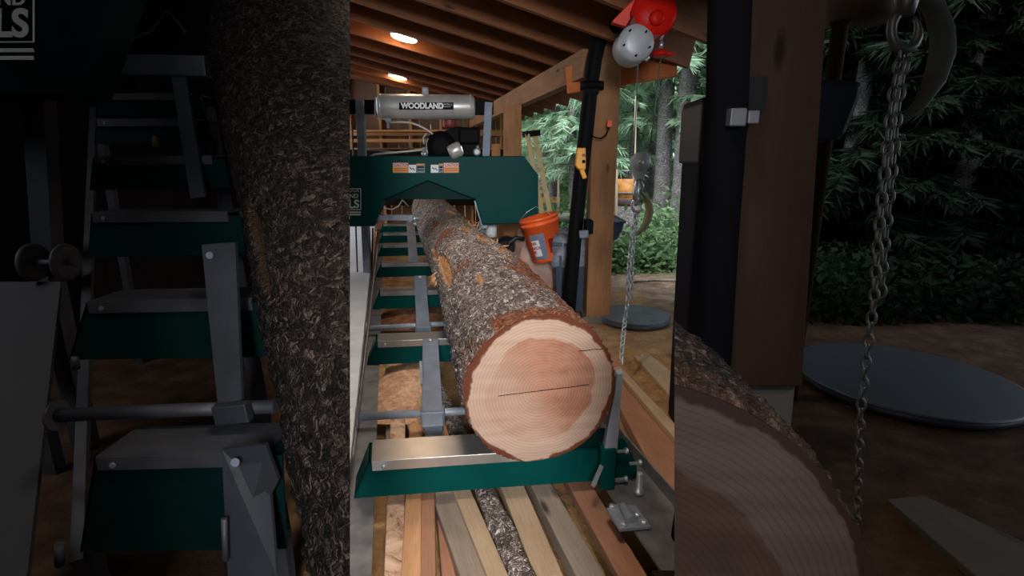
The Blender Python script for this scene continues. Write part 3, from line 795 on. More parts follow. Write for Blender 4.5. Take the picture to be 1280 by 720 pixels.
# yellow control box
yb=thing('pendant_control',Y(727,205,3.78),'yellow hand control box hanging on the black pole','control')
make('case',G().prism([Y(720,185,3.8),Y(731,185,3.8),Y(731,212,3.8),Y(722,212,3.8),Y(718,207,3.8)],V((0,-.06,0))),m_yellow,yb,bevel=.008)
make('grip',G().prism([Y(723,211,3.79),Y(729,211,3.79),Y(733,222,3.79),Y(728,224,3.79)],V((0,-.04,0))),m_yellow,yb,bevel=.005)
make('button',G().lathe(Y(729.5,194,3.74),(0,-1,0),[(.012,0),(.012,.01)],12),m_redp,yb)
make('button',G().lathe(Y(729.5,202,3.74),(0,-1,0),[(.012,0),(.012,.01)],12),m_black,yb)
# plug and cord on the post
cp_=thing('orange_plug',Y(762,154,3.85),'small orange plug with a black cord on the timber post','plug')
make('plug_body',G().bar(Y(762,150,3.86),Y(761,159,3.86),.035,.03,(0,1,0)),m_orange,cp_,bevel=.005)
make('cord',G().tube([Y(761,158,3.86),Y(760,163,3.86),Y(757,169,3.86),Y(751,173,3.86),Y(744,172,3.86),Y(738,168,3.86)],.006,6),m_black,cp_)
# hoist
HY=3.1
hr=thing('electric_hoist',Y(800,40,HY),'red electric hoist with a grey motor hanging from the roof at upper right','hoist')
make('red_housing',G().lathe(Y(820,14,HY-.06),(0,1,0),[(0,0),(.02,0),(.10,.01),(.125,.03),(.125,.1),(.10,.12),(0,.12)],36).prism([Y(797,-25,HY-.05),Y(843,-25,HY-.05),Y(843,14,HY-.05),Y(797,14,HY-.05)],V((0,.1,0))),m_red,hr)
make('cap',G().lathe(Y(821,22,HY-.07),(0,-1,0),[(.04,-.01),(.038,.008),(.02,.014),(0,.015)],20),m_red,hr)
make('bracket',G().prism([Y(765,28,HY),Y(767,24,HY),Y(779,12,HY),Y(797,-6,HY),Y(797,14,HY),Y(782,33,HY)],V((0,.05,0))),plain('light_red_paint',srgb(224,52,30),.4),hr,bevel=.004)
make('black_clip',G().prism([Y(788,14,HY-.01),Y(797,8,HY-.01),Y(795,20,HY-.01),Y(788,23,HY-.01)],V((0,.02,0))),m_black,hr)
mt=make('motor',G().lathe(Y(797,52,HY-.06),(0,1,0),[(0,0),(.05,0),(.09,.01),(.1,.03),(.1,.2),(.09,.22),(0,.22)],36),m_castgrey,hr)
make('motor_cowl',G().lathe(Y(806,35,HY-.03),(0,1,0),[(.085,-.01),(.095,0),(.095,.15)],36),plain('deep_red',srgb(110,18,16),.5),hr)
for a_ in range(5): 
    t=a_*1.256+.4; make('screw',G().lathe(Y(797+17*cos(t),52+17*sin(t),HY-.075),(0,-1,0),[(.005,-.02),(.005,.004)],8),m_black,mt)
make('motor_end',G().tube([Y(779,38,HY+.02),Y(776,50,HY+.02),Y(780,63,HY+.02),Y(790,70,HY+.02)],.022,10),m_black,hr)
make('limit_bar',G().bar(Y(784,73,HY),Y(812,72,HY),.02,.015).tube([Y(786,76,HY),Y(797,70,HY),Y(809,76,HY)],.008,6),m_zinc,hr)
make('limit_disc',G().lathe(Y(826,71,HY),(0,0,1),[(.045,0),(.055,.012),(.04,.03),(0,.032)],20).bar(Y(832,70,HY),Y(843,67,HY),.02,.015),m_red,hr)
make('clip_link',G().tube([Y(826,36,HY),Y(829,42,HY),Y(826,50,HY)],.008,8).tube([Y(827,52,HY),Y(826,60,HY)],.01,8),m_zinc,hr)
make('hanger',G().bar(Y(815,-20,HY),Y(812,-90,HY+.0),.06,.03,(0,1,0)),m_red,hr)
# cables
for (p,q,lb) in (((798,70),(792,196),'thin steel cable from the grey motor down to the pulley'),((826,72),(812,190),'right-hand thin cable from the small red disc down to the pulley')):
    tag(make('hoist_cable',G().tube([Y(*p,HY),Y(*q,HY)],.0035,6),m_rail),lb,'cable')
# pulley block and hook
pb=thing('hook_block',Y(799,262,HY),'grey pulley block with a hook hanging beside the timber post','pulley')
pc=Y(800,203,HY)
make('cheek_plate',G().lathe(pc+V((0,-.02,0)),(0,1,0),[(.0,0),(.052,0),(.058,.008),(.058,.035),(.052,.042),(0,.042)],30).prism([Y(789,207,HY-.02),Y(810.5,207,HY-.02),Y(804,224,HY-.02),Y(795,224,HY-.02)],V((0,.04,0))),m_castgrey,pb)
make('axle',G().lathe(pc+V((0,-.02,0)),(0,-1,0),[(.014,0),(.014,.012),(.006,.016)],12),m_zinc,pb)
hk=[Y(797,222,HY),Y(797,232,HY),Y(796,246,HY),Y(800,258,HY)]
make('swivel',G().tube([Y(796,224,HY),Y(795,240,HY),Y(794,250,HY)],[.018,.02,.016],10).tube([Y(799,224,HY),Y(804,232,HY),Y(801,240,HY)],.008,8),m_zinc,pb)
ring=[]
for i in range(17):
    t=pi/2+2*pi*i/17*1.0; ring.append(Y(796+5.5*cos(t),257-8*sin(t),HY))
make('hook',G().tube([Y(796,246,HY)]+ring[:15],[.014]+[.011]*13+[.007,.004],8),m_zinc,pb)
# chain builder
def chain(pts,link,r,mat,name,label):
    g=G(); tot=0; segs=[]
    for i in range(len(pts)-1): segs.append((pts[i],pts[i+1],(pts[i+1]-pts[i]).length))
    L=sum(s_[2] for s_ in segs); n=int(L/link)
    for k in range(n):
        d=(k+.5)*link
        for a,b,l in segs:
            if d<=l: break
            d-=l
        c=a+(b-a)*(min(d,l)/l); t=(b-a).normalized()
        s1=V((cos(.6+(k%2)*pi/2),sin(.6+(k%2)*pi/2),0)); s1=(s1-t*s1.dot(t)).normalized()
        lp=[]
        for i in range(12):
            an=2*pi*i/12; lp.append(c+t*(cos(an)*link*.62)+s1*(sin(an)*link*.34))
        lp+=[lp[0]]
        g.tube(lp,r,6,False)
    return tag(make(name,g,mat),label,'chain')
tag_=chain([Y(796,264,HY),Y(790,292,HY),Y(786,330,HY),Y(784,380,HY),Y(781,400,HY),Y(777,440,HY-.2),Y(775,470,HY-.3)],.034,.0046,m_zinc,'lifting_chain','pale steel chain hanging from the hook beside the timber post, ending behind the log')
chain([Y(797,264,HY+.03),Y(793,292,HY+.03),Y(790,330,HY+.03),Y(788,378,HY+.03)],.034,.0046,m_zinc,'lifting_chain','short second strand of pale chain hanging just behind the long one')
# crescent strap
cr=[Y(798,236,HY+.02),Y(802,240,HY+.05),Y(807,246,HY+.12),Y(811,256,HY+.12),Y(812,265,HY+.12),Y(809,276,HY+.12),Y(803,286,HY+.12),Y(795,294,HY+.12)]
tag(make('lifting_strap',G().tube(cr,[.005,.006,.018,.025,.027,.026,.018,.008],8),plain('khaki_webbing',srgb(150,142,116),.8)),'curved khaki strap hanging behind the hook and chain','strap')
# barrel on stump
bc=Y(782,257,6.6)
br=thing('wooden_keg',bc-V((0,0,0)),'small rust-yellow keg standing on a stump behind the chain','keg')
make('body',G().lathe(bc,(0,0,1),[(.0,0),(.14,0),(.155,.16),(.14,.33),(0,.33)],28),plain('rusty_yellow',srgb(176,116,48),.6,0,.3,9),br)
make('hoop',G().lathe(bc,(0,0,1),[(.158,.15),(.160,.155),(.160,.17),(.158,.175)],28),m_rail,br)
make('lower_band',G().lathe(bc,(0,0,1),[(.146,.01),(.153,.02),(.155,.09),(.15,.1)],28),plain('grey_rust',srgb(92,74,68),.7),br)
zb=gz(bc.x,bc.y)
tag(make('stump',G().lathe(V((bc.x,bc.y,zb-.05)),(0,0,1),[(.21,0),(.18,.1),(.165,bc.z-zb+.05)],20),m_tbark),'tree stump under the rust-yellow keg','stump')
# wheelbarrow tray behind the post
wbx=thing('wheelbarrow',Z(764,380,0)+V((0,.6,0)),'dark blue-grey barrow tray showing behind the timber post','wheelbarrow')
ya=4.75
make('tray',G().prism([Y(735,279,ya),Y(781,277,ya),Y(779,287,ya),Y(772,300,ya),Y(742,303,ya)],V((0,.5,0))),m_bin,wbx,bevel=.02)
make('tray_rim',G().tube([Y(735,279,ya),Y(781,277,ya),Y(781,277,ya)+V((.0,.5,0))],.015,8),m_bin,wbx)
make('leg',G().tube([Y(745,300,ya+.1),V((Y(745,300,ya+.1).x,ya+.1,.0))],.02,8),m_rail,wbx)
make('leg',G().tube([Y(745,300,ya+.45),V((Y(745,300,ya+.45).x,ya+.45,.0))],.02,8),m_rail,wbx)
make('wheel',G().lathe(V((Y(752,300,ya).x,ya+.28,.17)),(1,0,0),[(0,-.03),(.12,-.035),(.17,-.03),(.17,.03),(.12,.035),(0,.03)],24),m_blackr,wbx)
make('fork',G().tube([V((Y(752,300,ya).x,ya+.28,.17)),Y(752,298,ya+.28)],.02,8),m_rail,wbx)
# bin
bn0=Y(715,286,4.35); 
bn=thing('wheelie_bin',V((bn0.x,4.4,0)),'tall blue-grey waste bin with a clear liner, left of the black pole','bin')
def rect(cx,cy,z,sx,sy): return [V((cx-sx,cy-sy,z)),V((cx+sx,cy-sy,z)),V((cx+sx,cy+sy,z)),V((cx-sx,cy+sy,z))]
def frustum(lv):
    g=G()
    for c in lv: g.v+=rect(*c)
    for i in range(len(lv)-1):
        for k in range(4): k2=(k+1)%4; g.face((i*4+k,i*4+k2,i*4+4+k2,i*4+4+k))
    g.face((3,2,1,0)); m=len(lv)*4; g.face((m-4,m-3,m-2,m-1)); return g
zt=bn0.z; cx=bn0.x+.0
make('bin_body',frustum([(cx,4.4,0,.12,.16),(cx,4.4,zt-.12,.165,.2)]),m_bin,bn,bevel=.02)
make('rim',frustum([(cx,4.4,zt-.13,.18,.215),(cx,4.4,zt-.09,.18,.215)]),m_bin,bn,bevel=.01)
make('rib',G().bar(V((cx+.02,4.205,.1)),V((cx+.03,4.19,zt-.2)),.02,.03,(0,1,0)).bar(V((cx-.1,4.205,.1)),V((cx-.11,4.19,zt-.2)),.02,.03,(0,1,0)),m_bin,bn)
g=G()
for j in range(9):
    for k in range(40):
        t=2*pi*k/40; sx=.185; sy=.22; f_=max(abs(cos(t)),abs(sin(t)))
        r=1/f_**.8; wv=1+.05*noise.noise(V((cos(t)*4,sin(t)*4,j*.5)))
        zz=zt-.30+.30*j/8+.02*noise.noise(V((cos(t)*3,sin(t)*3,9))) if j<7 else zt-.02-.02*(j-7)
        m_=1.0 if j<7 else .92
        g.v.append(V((cx+cos(t)*sx*r*wv*m_,4.4+sin(t)*sy*r*wv*m_,zz)))
for j in range(8):
    for k in range(40): k2=(k+1)%40; g.face((j*40+k,j*40+k2,j*40+40+k2,j*40+40+k),None,True)
g.face([8*40+k for k in range(40)])
make('liner',g,m_gbag,bn)
# sack
def blob(c,sx,sy,sz,seed,n=28,amp=.15):
    g=G()
    for j in range(n+1):
        ph=pi*j/n
        for k in range(n*2):
            t=pi*k/n; d=V((sin(ph)*cos(t),sin(ph)*sin(t),-cos(ph)))
            r=1+amp*noise.noise(d*2+V((seed,0,0)))+amp*.4*noise.noise(d*6+V((seed,3,0)))
            z=max(-.8,d.z*r)
            g.v.append(c+V((d.x*r*sx,d.y*r*sy,z*sz)))
    m=n*2
    for j in range(n):
        for k in range(m): k2=(k+1)%m; g.face((j*m+k,j*m+k2,(j+1)*m+k2,(j+1)*m+k),None,True)
    return g
sk0=Y(672,335,4.8)
skt=thing('feed_sack',V((sk0.x,4.85,0)),'pinkish white sack slumped behind the log below the orange bucket','sack')
make('sack_body',blob(V((sk0.x,4.85,.33)),.27,.2,.34,2,amp=.25),m_bag,skt)
make('carry_strap',G().tube([Y(632,318,4.6),Y(637,303,4.6),Y(645,297,4.6),Y(655,299,4.62)],.022,8),m_dkbag,skt)
tag(make('black_bag',blob(Y(633,308,4.9),.12,.10,.10,6,amp=.12),m_dkbag),'crumpled black bag beside the log under the right leg of the saw head','bag')
make_b=G()
tag(make('backing_board',G().bar(Z(637,330,0)+V((0,.6,0)),Z(637,330,0)+V((0,.6,.75)),.3,.03,(0,1,0)),m_post),'wooden board standing behind the saw head leg','board')
# white jug
tag(make('white_jug',G().lathe(Y(614,296,5.0),(0,0,1),[(0,0),(.05,0),(.055,.02),(.055,.1),(.03,.14),(.025,.16),(0,.16)],18),m_white),'small white jug behind the log below the saw head','jug')
# ladder
ld=thing('wooden_ladder',Z(686,290,0)+V((0,.5,0)),'pale wooden ladder leaning behind the saw head','ladder')
la,lb_=Y(659,168,5.6),Y(684,300,5.3); lc,ldd=Y(668,166,5.7),Y(694,300,5.4)
la2,lb2=Y(660,166,5.2),Y(672,290,5.0)
gl=lambda p,q:(p+(q-p)*((p.z)/(p.z-q.z)))
for p,q in ((la,lb_),(lc,ldd)): make('rail',G().bar(gl(p,q),p,.05,.045,(0,1,0)),m_yel,ld,bevel=.004)
for k in range(7):
    t=.1+k*.14; p=la+(gl(la,lb_)-la)*t; q=lc+(gl(lc,ldd)-lc)*t; make('rung',G().bar(p,q,.035,.03),m_yel,ld)
make('top_cap',G().bar(la-V((.03,0,0)),lc+V((.04,0,0)),.08,.06),m_dwall,ld)
# lid
def lid(px,py,R,mat,label,wob=0):
    c=Z(px,py,.03); c.z=max(gz(c.x,c.y),0)+.01
    root=thing('round_lid',c,label,'lid')
    make('disc',G().lathe(c,(0,0,1),[(R*.98,.0),(R,.01),(R,.035),(R*.97,.045),(R*.90,.047),(R*.87,.03),(R*.5,.026),(0,.028)],56),mat,root)
    make('rim_lip',G().lathe(c,(0,0,1),[(R*.995,.034),(R*1.012,.038),(R*1.012,.046),(R*.99,.05)],56),mat,root)
lid(792,396.5,.285,m_lid,'round dark grey plastic lid on the ground beside the timber post')

# ------------------------------------------------------------------ forest
def tree_proto(seed,H_,r,crown0,spread,nb,mat_n,dens,label,droop=.35):
    rnd=random.Random(seed)
    t=thing('conifer_tree',V((0,0,0)),label,'tree')
    pts=[V((.03*noise.noise(V((seed,i*.5,0)))*4,.03*noise.noise(V((seed,i*.5,5)))*4,H_*i/12-.1)) for i in range(13)]
    make('trunk',G().tube(pts,[r*(1.25 if i==0 else 1-.065*i) for i in range(13)],14),m_tbark,t)
    g=G(); bw=G()
    for b in range(nb):
        u=(b+rnd.random())/nb; z=crown0+(H_-crown0)*u
        L=spread*(1-u*.75)*rnd.uniform(.5,1.1); a=rnd.random()*2*pi
        d=V((cos(a),sin(a),0)); sd=V((-sin(a),cos(a),0))
        p0=V((0,0,z)); 
        prev=p0; pl=[p0]
        for s_ in range(1,6):
            w=s_/5; pl.append(p0+d*L*w+V((0,0,.12*L*w-droop*L*w*w))+sd*L*.08*noise.noise(V((b,w*2,seed))))
        bw.tube(pl,[.014,.011,.009,.007,.005,.002],4,False)
        nn=int(dens*L)
        for q in range(nn):
            w=rnd.uniform(.12,1.02); i=min(4,int(w*5)); f_=w*5-i; c=pl[i]+(pl[i+1]-pl[i])*min(f_,1.05)
            side=rnd.choice((-1,1)); dd=(d*rnd.uniform(.2,1)+sd*side*rnd.uniform(.2,1)+V((0,0,-rnd.uniform(.0,.9)))).normalized()
            ln=rnd.uniform(.12,.3)*(.6+.6*spread/2); e=c+dd*ln
            wv=dd.cross(V((rnd.uniform(-1,1),rnd.uniform(-1,1),rnd.uniform(-1,1)))).normalized()*rnd.uniform(.012,.035)
            g.tri(c-wv,c+wv,e)
    make('branch',bw,m_tbark,t)['kind']='stuff'; make('foliage',g,mat_n,t)['kind']='stuff'
    return t
protos=[tree_proto(1,9,.16,1.6,2.1,110,m_need,110,'x'),tree_proto(2,11,.2,2.6,2.4,100,m_need,110,'x'),tree_proto(3,10,.12,1.2,1.7,120,m_need,110,'x')]
used=set()
def plant(k,x,y,label,sc=1.,rot=None,group='trees of the wood beyond the shed',first=None):
    pr=protos[k]
    if k not in used: used.add(k); o=pr
    else: o=copytree(pr)
    o.location=(x,y,gz(x,y)-.05); o.scale=(sc,sc,sc); o.rotation_euler=(0,0,rot if rot is not None else random.random()*6)
    o['label']=label; o['group']=group
    return o
spots=[(712,9.4,2,.75,'grey trunked spruce seen just left of the black pole'),
 (690,11.5,0,.85,'spruce with hanging boughs above the top of the wooden ladder'),
 (680,13.3,2,.8,'slim spruce behind the wooden ladder'),
 (842,9.0,1,.9,'thick grey trunked spruce at the right edge of the bright clearing'),
 (818,9.5,0,1.,'spruce with dark lower trunk behind the khaki strap'),
 (803,11.5,1,.9,'spruce standing straight behind the pulley block'),
 (783,10.2,2,1.,'slim spruce behind the rust-yellow keg'),
 (768,12.5,0,1.,'spruce directly right of the timber post, farther back')]
for px,y,k,sc,lb in spots:
    x=(px-640)/F*(y/CP); plant(k,x,y,lb,sc)
LBL='one of the spruces crowded together deep in the wood'
for i in range(15):
    y=random.uniform(15,20); px=600+ i*19+random.uniform(-8,8); x=(px-640)/F*y
    plant(i%3,x,y,LBL,random.uniform(.9,1.2),group='spruces deep in the wood')
# saplings
for px,py0,py1,y,lb in ((722,130,262,6.6,'thin pale sapling stem just left of the yellow control box'),(766,212,275,6.4,'short leaning pale stem right of the timber post'),(790,120,226,7.4,'thin dry stem rising above the keg'),(693,210,260,7.5,'thin pale stem behind the ladder')):
    p=Y(px,py1,y); q=Y(px+5,py0,y); p=V((p.x,p.y,gz(p.x,p.y)-.05))
    tag(make('sapling',G().tube([p,(p+q)/2+V((.03,0,0)),q],[.03,.022,.012],8),plain('pale_stem',srgb(150,136,116),.8)),lb,'sapling')
# far thicket behind everything (uncountable background growth)
def scatter(n,fx,size,mat,name,label,cat='undergrowth'):
    g=G()
    for i in range(n):
        c=fx(); s_=random.uniform(*size)
        d=V((random.uniform(-1,1),random.uniform(-1,1),random.uniform(-.6,1))).normalized(); w_=d.cross(V((random.uniform(-1,1),random.uniform(-1,1),random.uniform(-1,1)))).normalized()
        b=len(g.v); g.v+=[c-d*s_,c+w_*s_*.45,c+d*s_,c-w_*s_*.45]; g.face((b,b+1,b+2,b+3))
    return tag(make(name,g,mat),label,cat,kind='stuff')
def far():
    y=random.uniform(21,24); return V((random.uniform(-6,19),y,random.uniform(0,1)**1.2*15))
scatter(26000,far,(.15,.42),m_need,'woodland_foliage','dense evergreen foliage closing the view deep in the wood','foliage')
def ug():
    while 1:
        y=5.9+7*random.random()**1.3; x=random.uniform(.3,4.4) if y<8 else random.uniform(.5,6)
        if noise.noise(V((x*1.1,y*1.1,7)))>-.12+max(0,6.4-y)*.3: break
    h=.32+.15*noise.noise(V((x*2,y*2,1)))
    return V((x,y,gz(x,y)+random.random()*h*random.random()*1.8))
scatter(24000,ug,(.02,.065),m_weed,'undergrowth','low green undergrowth covering the ground at the edge of the wood')
for px,y,h,lb in ((815,6.2,.45,'leafy green bush low behind the khaki strap'),(832,6.8,.7,'leafy green bush below the thick spruce trunk'),(775,6.0,.35,'small green bush just right of the timber post'),(700,7.0,.6,'pale green bush left of the black pole')):
    x0=(px-640)/F*y; 
    def bf():
        d=V((random.gauss(0,.3),random.gauss(0,.25),abs(random.gauss(0,.45)))); return V((x0,y,gz(x0,y)))+d*h
    o=scatter(1500,bf,(.02,.06),m_weed,'bush',lb,'bush'); del o['kind']
# forest litter sticks
for i in range(9):
    x=random.uniform(1.0,3.); y=random.uniform(4.4,7); a=random.uniform(-.6,.6); p=V((x,y,gz(x,y)+.015)); q=p+V((cos(a),sin(a),0))*random.uniform(.25,.7); q.z=gz(q.x,q.y)+.02
    tag(make('fallen_stick',G().tube([p,(p+q)/2+V((0,0,.01)),q],[.012,.01,.005],6),m_tbark),'one of the dry sticks lying on the dirt near the wood','stick','dry sticks on the dirt')
lp0=Y(700,268,6.9)
tag(make('fallen_log',G().tube([Y(690,272,6.9),Y(722,272,6.8)],.06,12),plain('bleached_wood',srgb(160,156,146),.8)),'bleached fallen pole lying left of the black pole at the wood edge','log')

# ================================================================== left bay: second rack with log, dimness put into its colours
def LY(px,py,y): return Y(px,py,y)
wl=G()
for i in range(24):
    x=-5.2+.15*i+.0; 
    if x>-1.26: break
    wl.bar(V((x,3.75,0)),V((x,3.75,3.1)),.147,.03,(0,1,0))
o=make('wall_left_shade',wl,m_dwall,bevel=.003); o['kind']='structure'  # added wall; its dark boards stand in for shade behind the rack
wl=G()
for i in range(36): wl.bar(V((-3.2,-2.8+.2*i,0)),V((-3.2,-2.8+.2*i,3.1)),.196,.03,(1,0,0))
o=make('wall_side_shade',wl,m_dwall); o['kind']='structure'  # outer wall added to keep daylight off the left bay

rk=thing('log_rack',LY(250,700,1.2)*1,'dark green log rack with silver capped crossbars at the left edge','log rack')
rk.location.z=0
rows=[((100,690),(118,571),(352,565),1.10),((86,450),(108,378),(330,374),1.45),((110,322),(114,267),(300,266),1.85),((112,238),(116,197),(280,196),2.25),((118,180),(120,150),(262,150),2.7),((120,145),(122,118),(250,118),3.1)]
m_dgreen=plain('dimmed_green_paint',srgb(1,28,27),.6); m_dsteel=plain('dimmed_steel',srgb(62,62,68),.5,.2,.2,9); m_dsteel2=plain('dimmed_plate_steel',srgb(46,49,56),.5,.3,.15)  # darkened copies of the mill's green paint and steel, for the dim bay
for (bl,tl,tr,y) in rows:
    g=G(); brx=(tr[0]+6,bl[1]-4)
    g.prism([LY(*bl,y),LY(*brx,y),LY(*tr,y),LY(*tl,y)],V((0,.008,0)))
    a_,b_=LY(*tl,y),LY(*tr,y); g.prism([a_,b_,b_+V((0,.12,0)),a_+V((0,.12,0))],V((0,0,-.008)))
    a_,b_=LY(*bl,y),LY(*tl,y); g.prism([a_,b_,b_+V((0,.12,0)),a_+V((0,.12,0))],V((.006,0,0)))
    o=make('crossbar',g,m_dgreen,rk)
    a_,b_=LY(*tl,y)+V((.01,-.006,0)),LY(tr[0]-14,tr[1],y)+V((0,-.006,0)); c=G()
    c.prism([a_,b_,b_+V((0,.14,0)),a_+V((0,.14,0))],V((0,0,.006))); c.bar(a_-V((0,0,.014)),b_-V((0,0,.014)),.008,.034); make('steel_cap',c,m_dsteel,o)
    make('bolt',G().lathe(a_+V((.04,-.004,-.015)),(0,-1,0),[(.007,0),(.007,.005)],8),m_steel2,o)
# side beams of rack and its legs
lp,lq=LY(108,690,1.2),LY(122,130,3.2)
make('side_beam',G().bar(lp-V((.03,0,.04)),lq-V((.03,0,.04)),.03,.05),m_dsteel,rk)
rp,rq=LY(352,670,1.2),LY(262,130,3.2)
make('side_beam',G().bar(rp,rq-V((0,0,.04)),.05,.05),m_dsteel,rk)
for p in (lp+(lq-lp)*.02,lp+(lq-lp)*.95,rp+(rq-rp)*.02,rp+(rq-rp)*.95):
    make('leg',G().bar(V((p.x,p.y,0)),p-V((0,0,.05)),.04,.04,(0,1,0)),m_dsteel,rk)
# tubes, arms
tt=make('cross_tube',G().tube([LY(72,519,1.22),LY(345,508,1.22)],.018,14),m_dsteel,rk); make('flange',G().lathe(LY(70,519,1.22),(1,0,0),[(.04,0),(.04,.006)],16),m_dsteel,tt)
make('cross_tube',G().bar(LY(103,82,2.6),LY(262,84,2.6),.08,.09),m_dsteel,rk,bevel=.003)
def arm(pts,y0,y1,nm='support_arm'):
    n_=len(pts); g=G(); ps=[LY(x,y,y0 if y<sum(p[1] for p in pts)/n_ else y1) for x,y in pts]; g.prism(ps,V((0,.012,0))); return make(nm,g,m_dsteel2,rk)
a1_=arm([(252,306),(294,303),(302,500),(272,505)],1.42,1.2)
make('clamp_sleeve',G().bar(LY(270,518,1.18),LY(312,514,1.18),.03,.05),m_dsteel2,a1_,bevel=.003)
make('pivot_bolt',G().lathe(LY(263,319,1.4),(0,-1,0),[(.01,0),(.01,.006)],10),m_steel2,a1_)
a2_=arm([(277,562),(332,556),(348,600),(338,620),(346,720),(285,730)],1.06,.98)
make('pivot_bolt',G().lathe(LY(295,577,1.04),(0,-1,0),[(.01,0),(.01,.006)],10),m_steel2,a2_)
arm([(214,96),(232,96),(256,246),(238,248)],2.4,2.1)
make('latch',G().tube([LY(280,648,1.0),LY(282,700,.98)],.007,8),m_dsteel,rk)
make('jack_bolt',G().tube([LY(74,680,1.1),LY(75,706,1.1)],.011,8),m_dsteel,rk); make('jack_bolt',G().tube([LY(94,445,1.45),LY(95,461,1.45)],.011,8),m_dsteel,rk)
make('marker_peg',G().tube([LY(194,170,2.6),LY(194,183,2.6)],.014,8),plain('dimmed_brass',srgb(80,68,24),.5),rk)  # brass darkened to suit the dim bay
# the log resting on the rack, slabbed flat along one side
def lcenter(px,py,y): return Y(px,py,y)
LA=Y(560,735,.80); LB=Y(346,28,2.75)
LB=V((LB.x,LB.y,LB.z-.38)); 
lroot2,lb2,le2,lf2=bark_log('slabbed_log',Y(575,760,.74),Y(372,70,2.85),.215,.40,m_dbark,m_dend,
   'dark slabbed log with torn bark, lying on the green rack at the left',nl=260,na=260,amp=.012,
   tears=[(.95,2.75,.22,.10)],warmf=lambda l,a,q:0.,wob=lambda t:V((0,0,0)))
cn=V((1,0,0))
# plane of the sawn face
pA=ray(437.5,0); pB=ray(437.5,720); pn=pA.cross(pB).normalized()
if pn.x<0: pn=-pn
for ob in (lb2,le2): cut_obj(ob,CAMP,pn)
m_dsaw=wood('dimmed_sawn_face',srgb(66,50,40),srgb(96,76,60))  # sawn wood darkened along with the dimmed bark
def capcut(ob,root,pn,mat,name):
    import bmesh
    me=ob.data; bm=bmesh.new(); bm.from_mesh(me); wl_=wloc(ob)
    pts=[v.co.copy() for v in bm.verts if abs((v.co+wl_-CAMP).dot(pn))<1e-4]; bm.free()
    if len(pts)<3: return
    bm=bmesh.new(); vs=[bm.verts.new(p) for p in pts]
    c=sum(pts,V((0,0,0)))/len(pts)
    ex=(pts[0]-c).normalized(); ey=pn.cross(ex)
    # order the rim along the log
    ax=(LB-LA).normalized(); ax=(ax-pn*ax.dot(pn)).normalized(); up=pn.cross(ax)
    if up.z<0: up=-up
    P=[((p).dot(ax),(p).dot(up),p) for p in pts]
    a0=min(p[0] for p in P); a1=max(p[0] for p in P); nb=90; top=[None]*nb; bot=[None]*nb
    for a,u,p in P:
        i=min(nb-1,int((a-a0)/(a1-a0)*nb))
        if top[i] is None or u>top[i][0]: top[i]=(u,p)
        if bot[i] is None or u<bot[i][0]: bot[i]=(u,p)
    bm.free()
    T=[t for t in top if t]; Bo=[b for b in bot if b]
    g=G(); n=min(len(T),len(Bo))
    for i in range(n): g.v+= [T[i][1]+wl_,Bo[i][1]+wl_]
    for i in range(n-1):
        idx=(2*i,2*i+1,2*i+3,2*i+2); g.face(idx,[((g.v[k]).dot(ax),(g.v[k]).dot(up)) for k in idx])
    make(name,g,mat,root)
capcut(lb2,lroot2,pn,m_dsaw,'sawn_side')
# plank by the rack, mast, cover plate
pk=G().prism([LY(-70,735,1.05),LY(32,735,1.05),LY(76,352,2.0),LY(-60,352,2.0)],V((0,0,-.03)))
pk.uv[0]=[(q[1],q[0]) for q in pk.uv[0]]; pk.uv[1]=[(q[1],q[0]) for q in pk.uv[1]]
pkt=thing('side_board',LY(0,735,1.05),'dim grey plank sloping up along the outer left edge beside the green rack','plank'); pkt.location.z=0
make('plank_top',pk,wood('dimmed_grey_board',srgb(36,35,38),srgb(50,49,52),gs=20,knots=False),pkt)  # light grey plank, darkened in colour for the dim left bay
for a_,y_ in ((LY(-5,700,1.1),1.1),(LY(20,380,1.9),1.9)): make('leg',G().bar(V((a_.x,a_.y,0)),a_-V((0,0,.03)),.05,.05,(0,1,0)),m_dsteel,pkt)
cvt=thing('second_saw_cover',V((LY(50,340,1.9).x,2.0,0)),'dark green saw cover with a white logo, at the top left corner','saw cover')
cv=make('cover_plate',G().prism([LY(-120,-40,1.85),LY(150,-40,1.85),LY(97,118,1.85),LY(-120,120,1.85)],V((0,.16,0))),m_dgreen,cvt,bevel=.008)
logo(cv,lambda x,y:LY(x,y,1.848),42,-30,3.17,.003)
ms=make('mast',G().bar(LY(62,345,2.08),LY(45,60,2.08),.085,.06,(0,1,0)),m_dsteel2,cvt,bevel=.003)
wq=G(); c_=LY(64,328,2.0)
for s_ in (-.07,.06): wq.lathe(c_+V((s_,0,0)),(1,0,0),[(.06,-.008),(.075,-.004),(.075,.004),(.06,.008)],22)
wq.tube([c_-V((.1,0,0)),c_+V((.1,0,0))],.012,8); make('wheel_plate',wq,m_dsteel,ms)
fb=LY(62,345,2.08); make('foot',G().bar(V((fb.x,fb.y,0)),fb,.07,.07,(0,1,0)),m_dsteel,ms)
tag(make('hanging_cord',G().tube([LY(120,24,3.4),LY(140,42,3.4),LY(165,48,3.4),LY(190,38,3.4),LY(209,12,3.4),LY(232,40,3.4)],.008,6),plain('dimmed_cord',srgb(60,52,48),.6)),'dim cord looping along the wall above the green rack at the left','cord')  # pale cord colour lowered to carry the bay's dimness

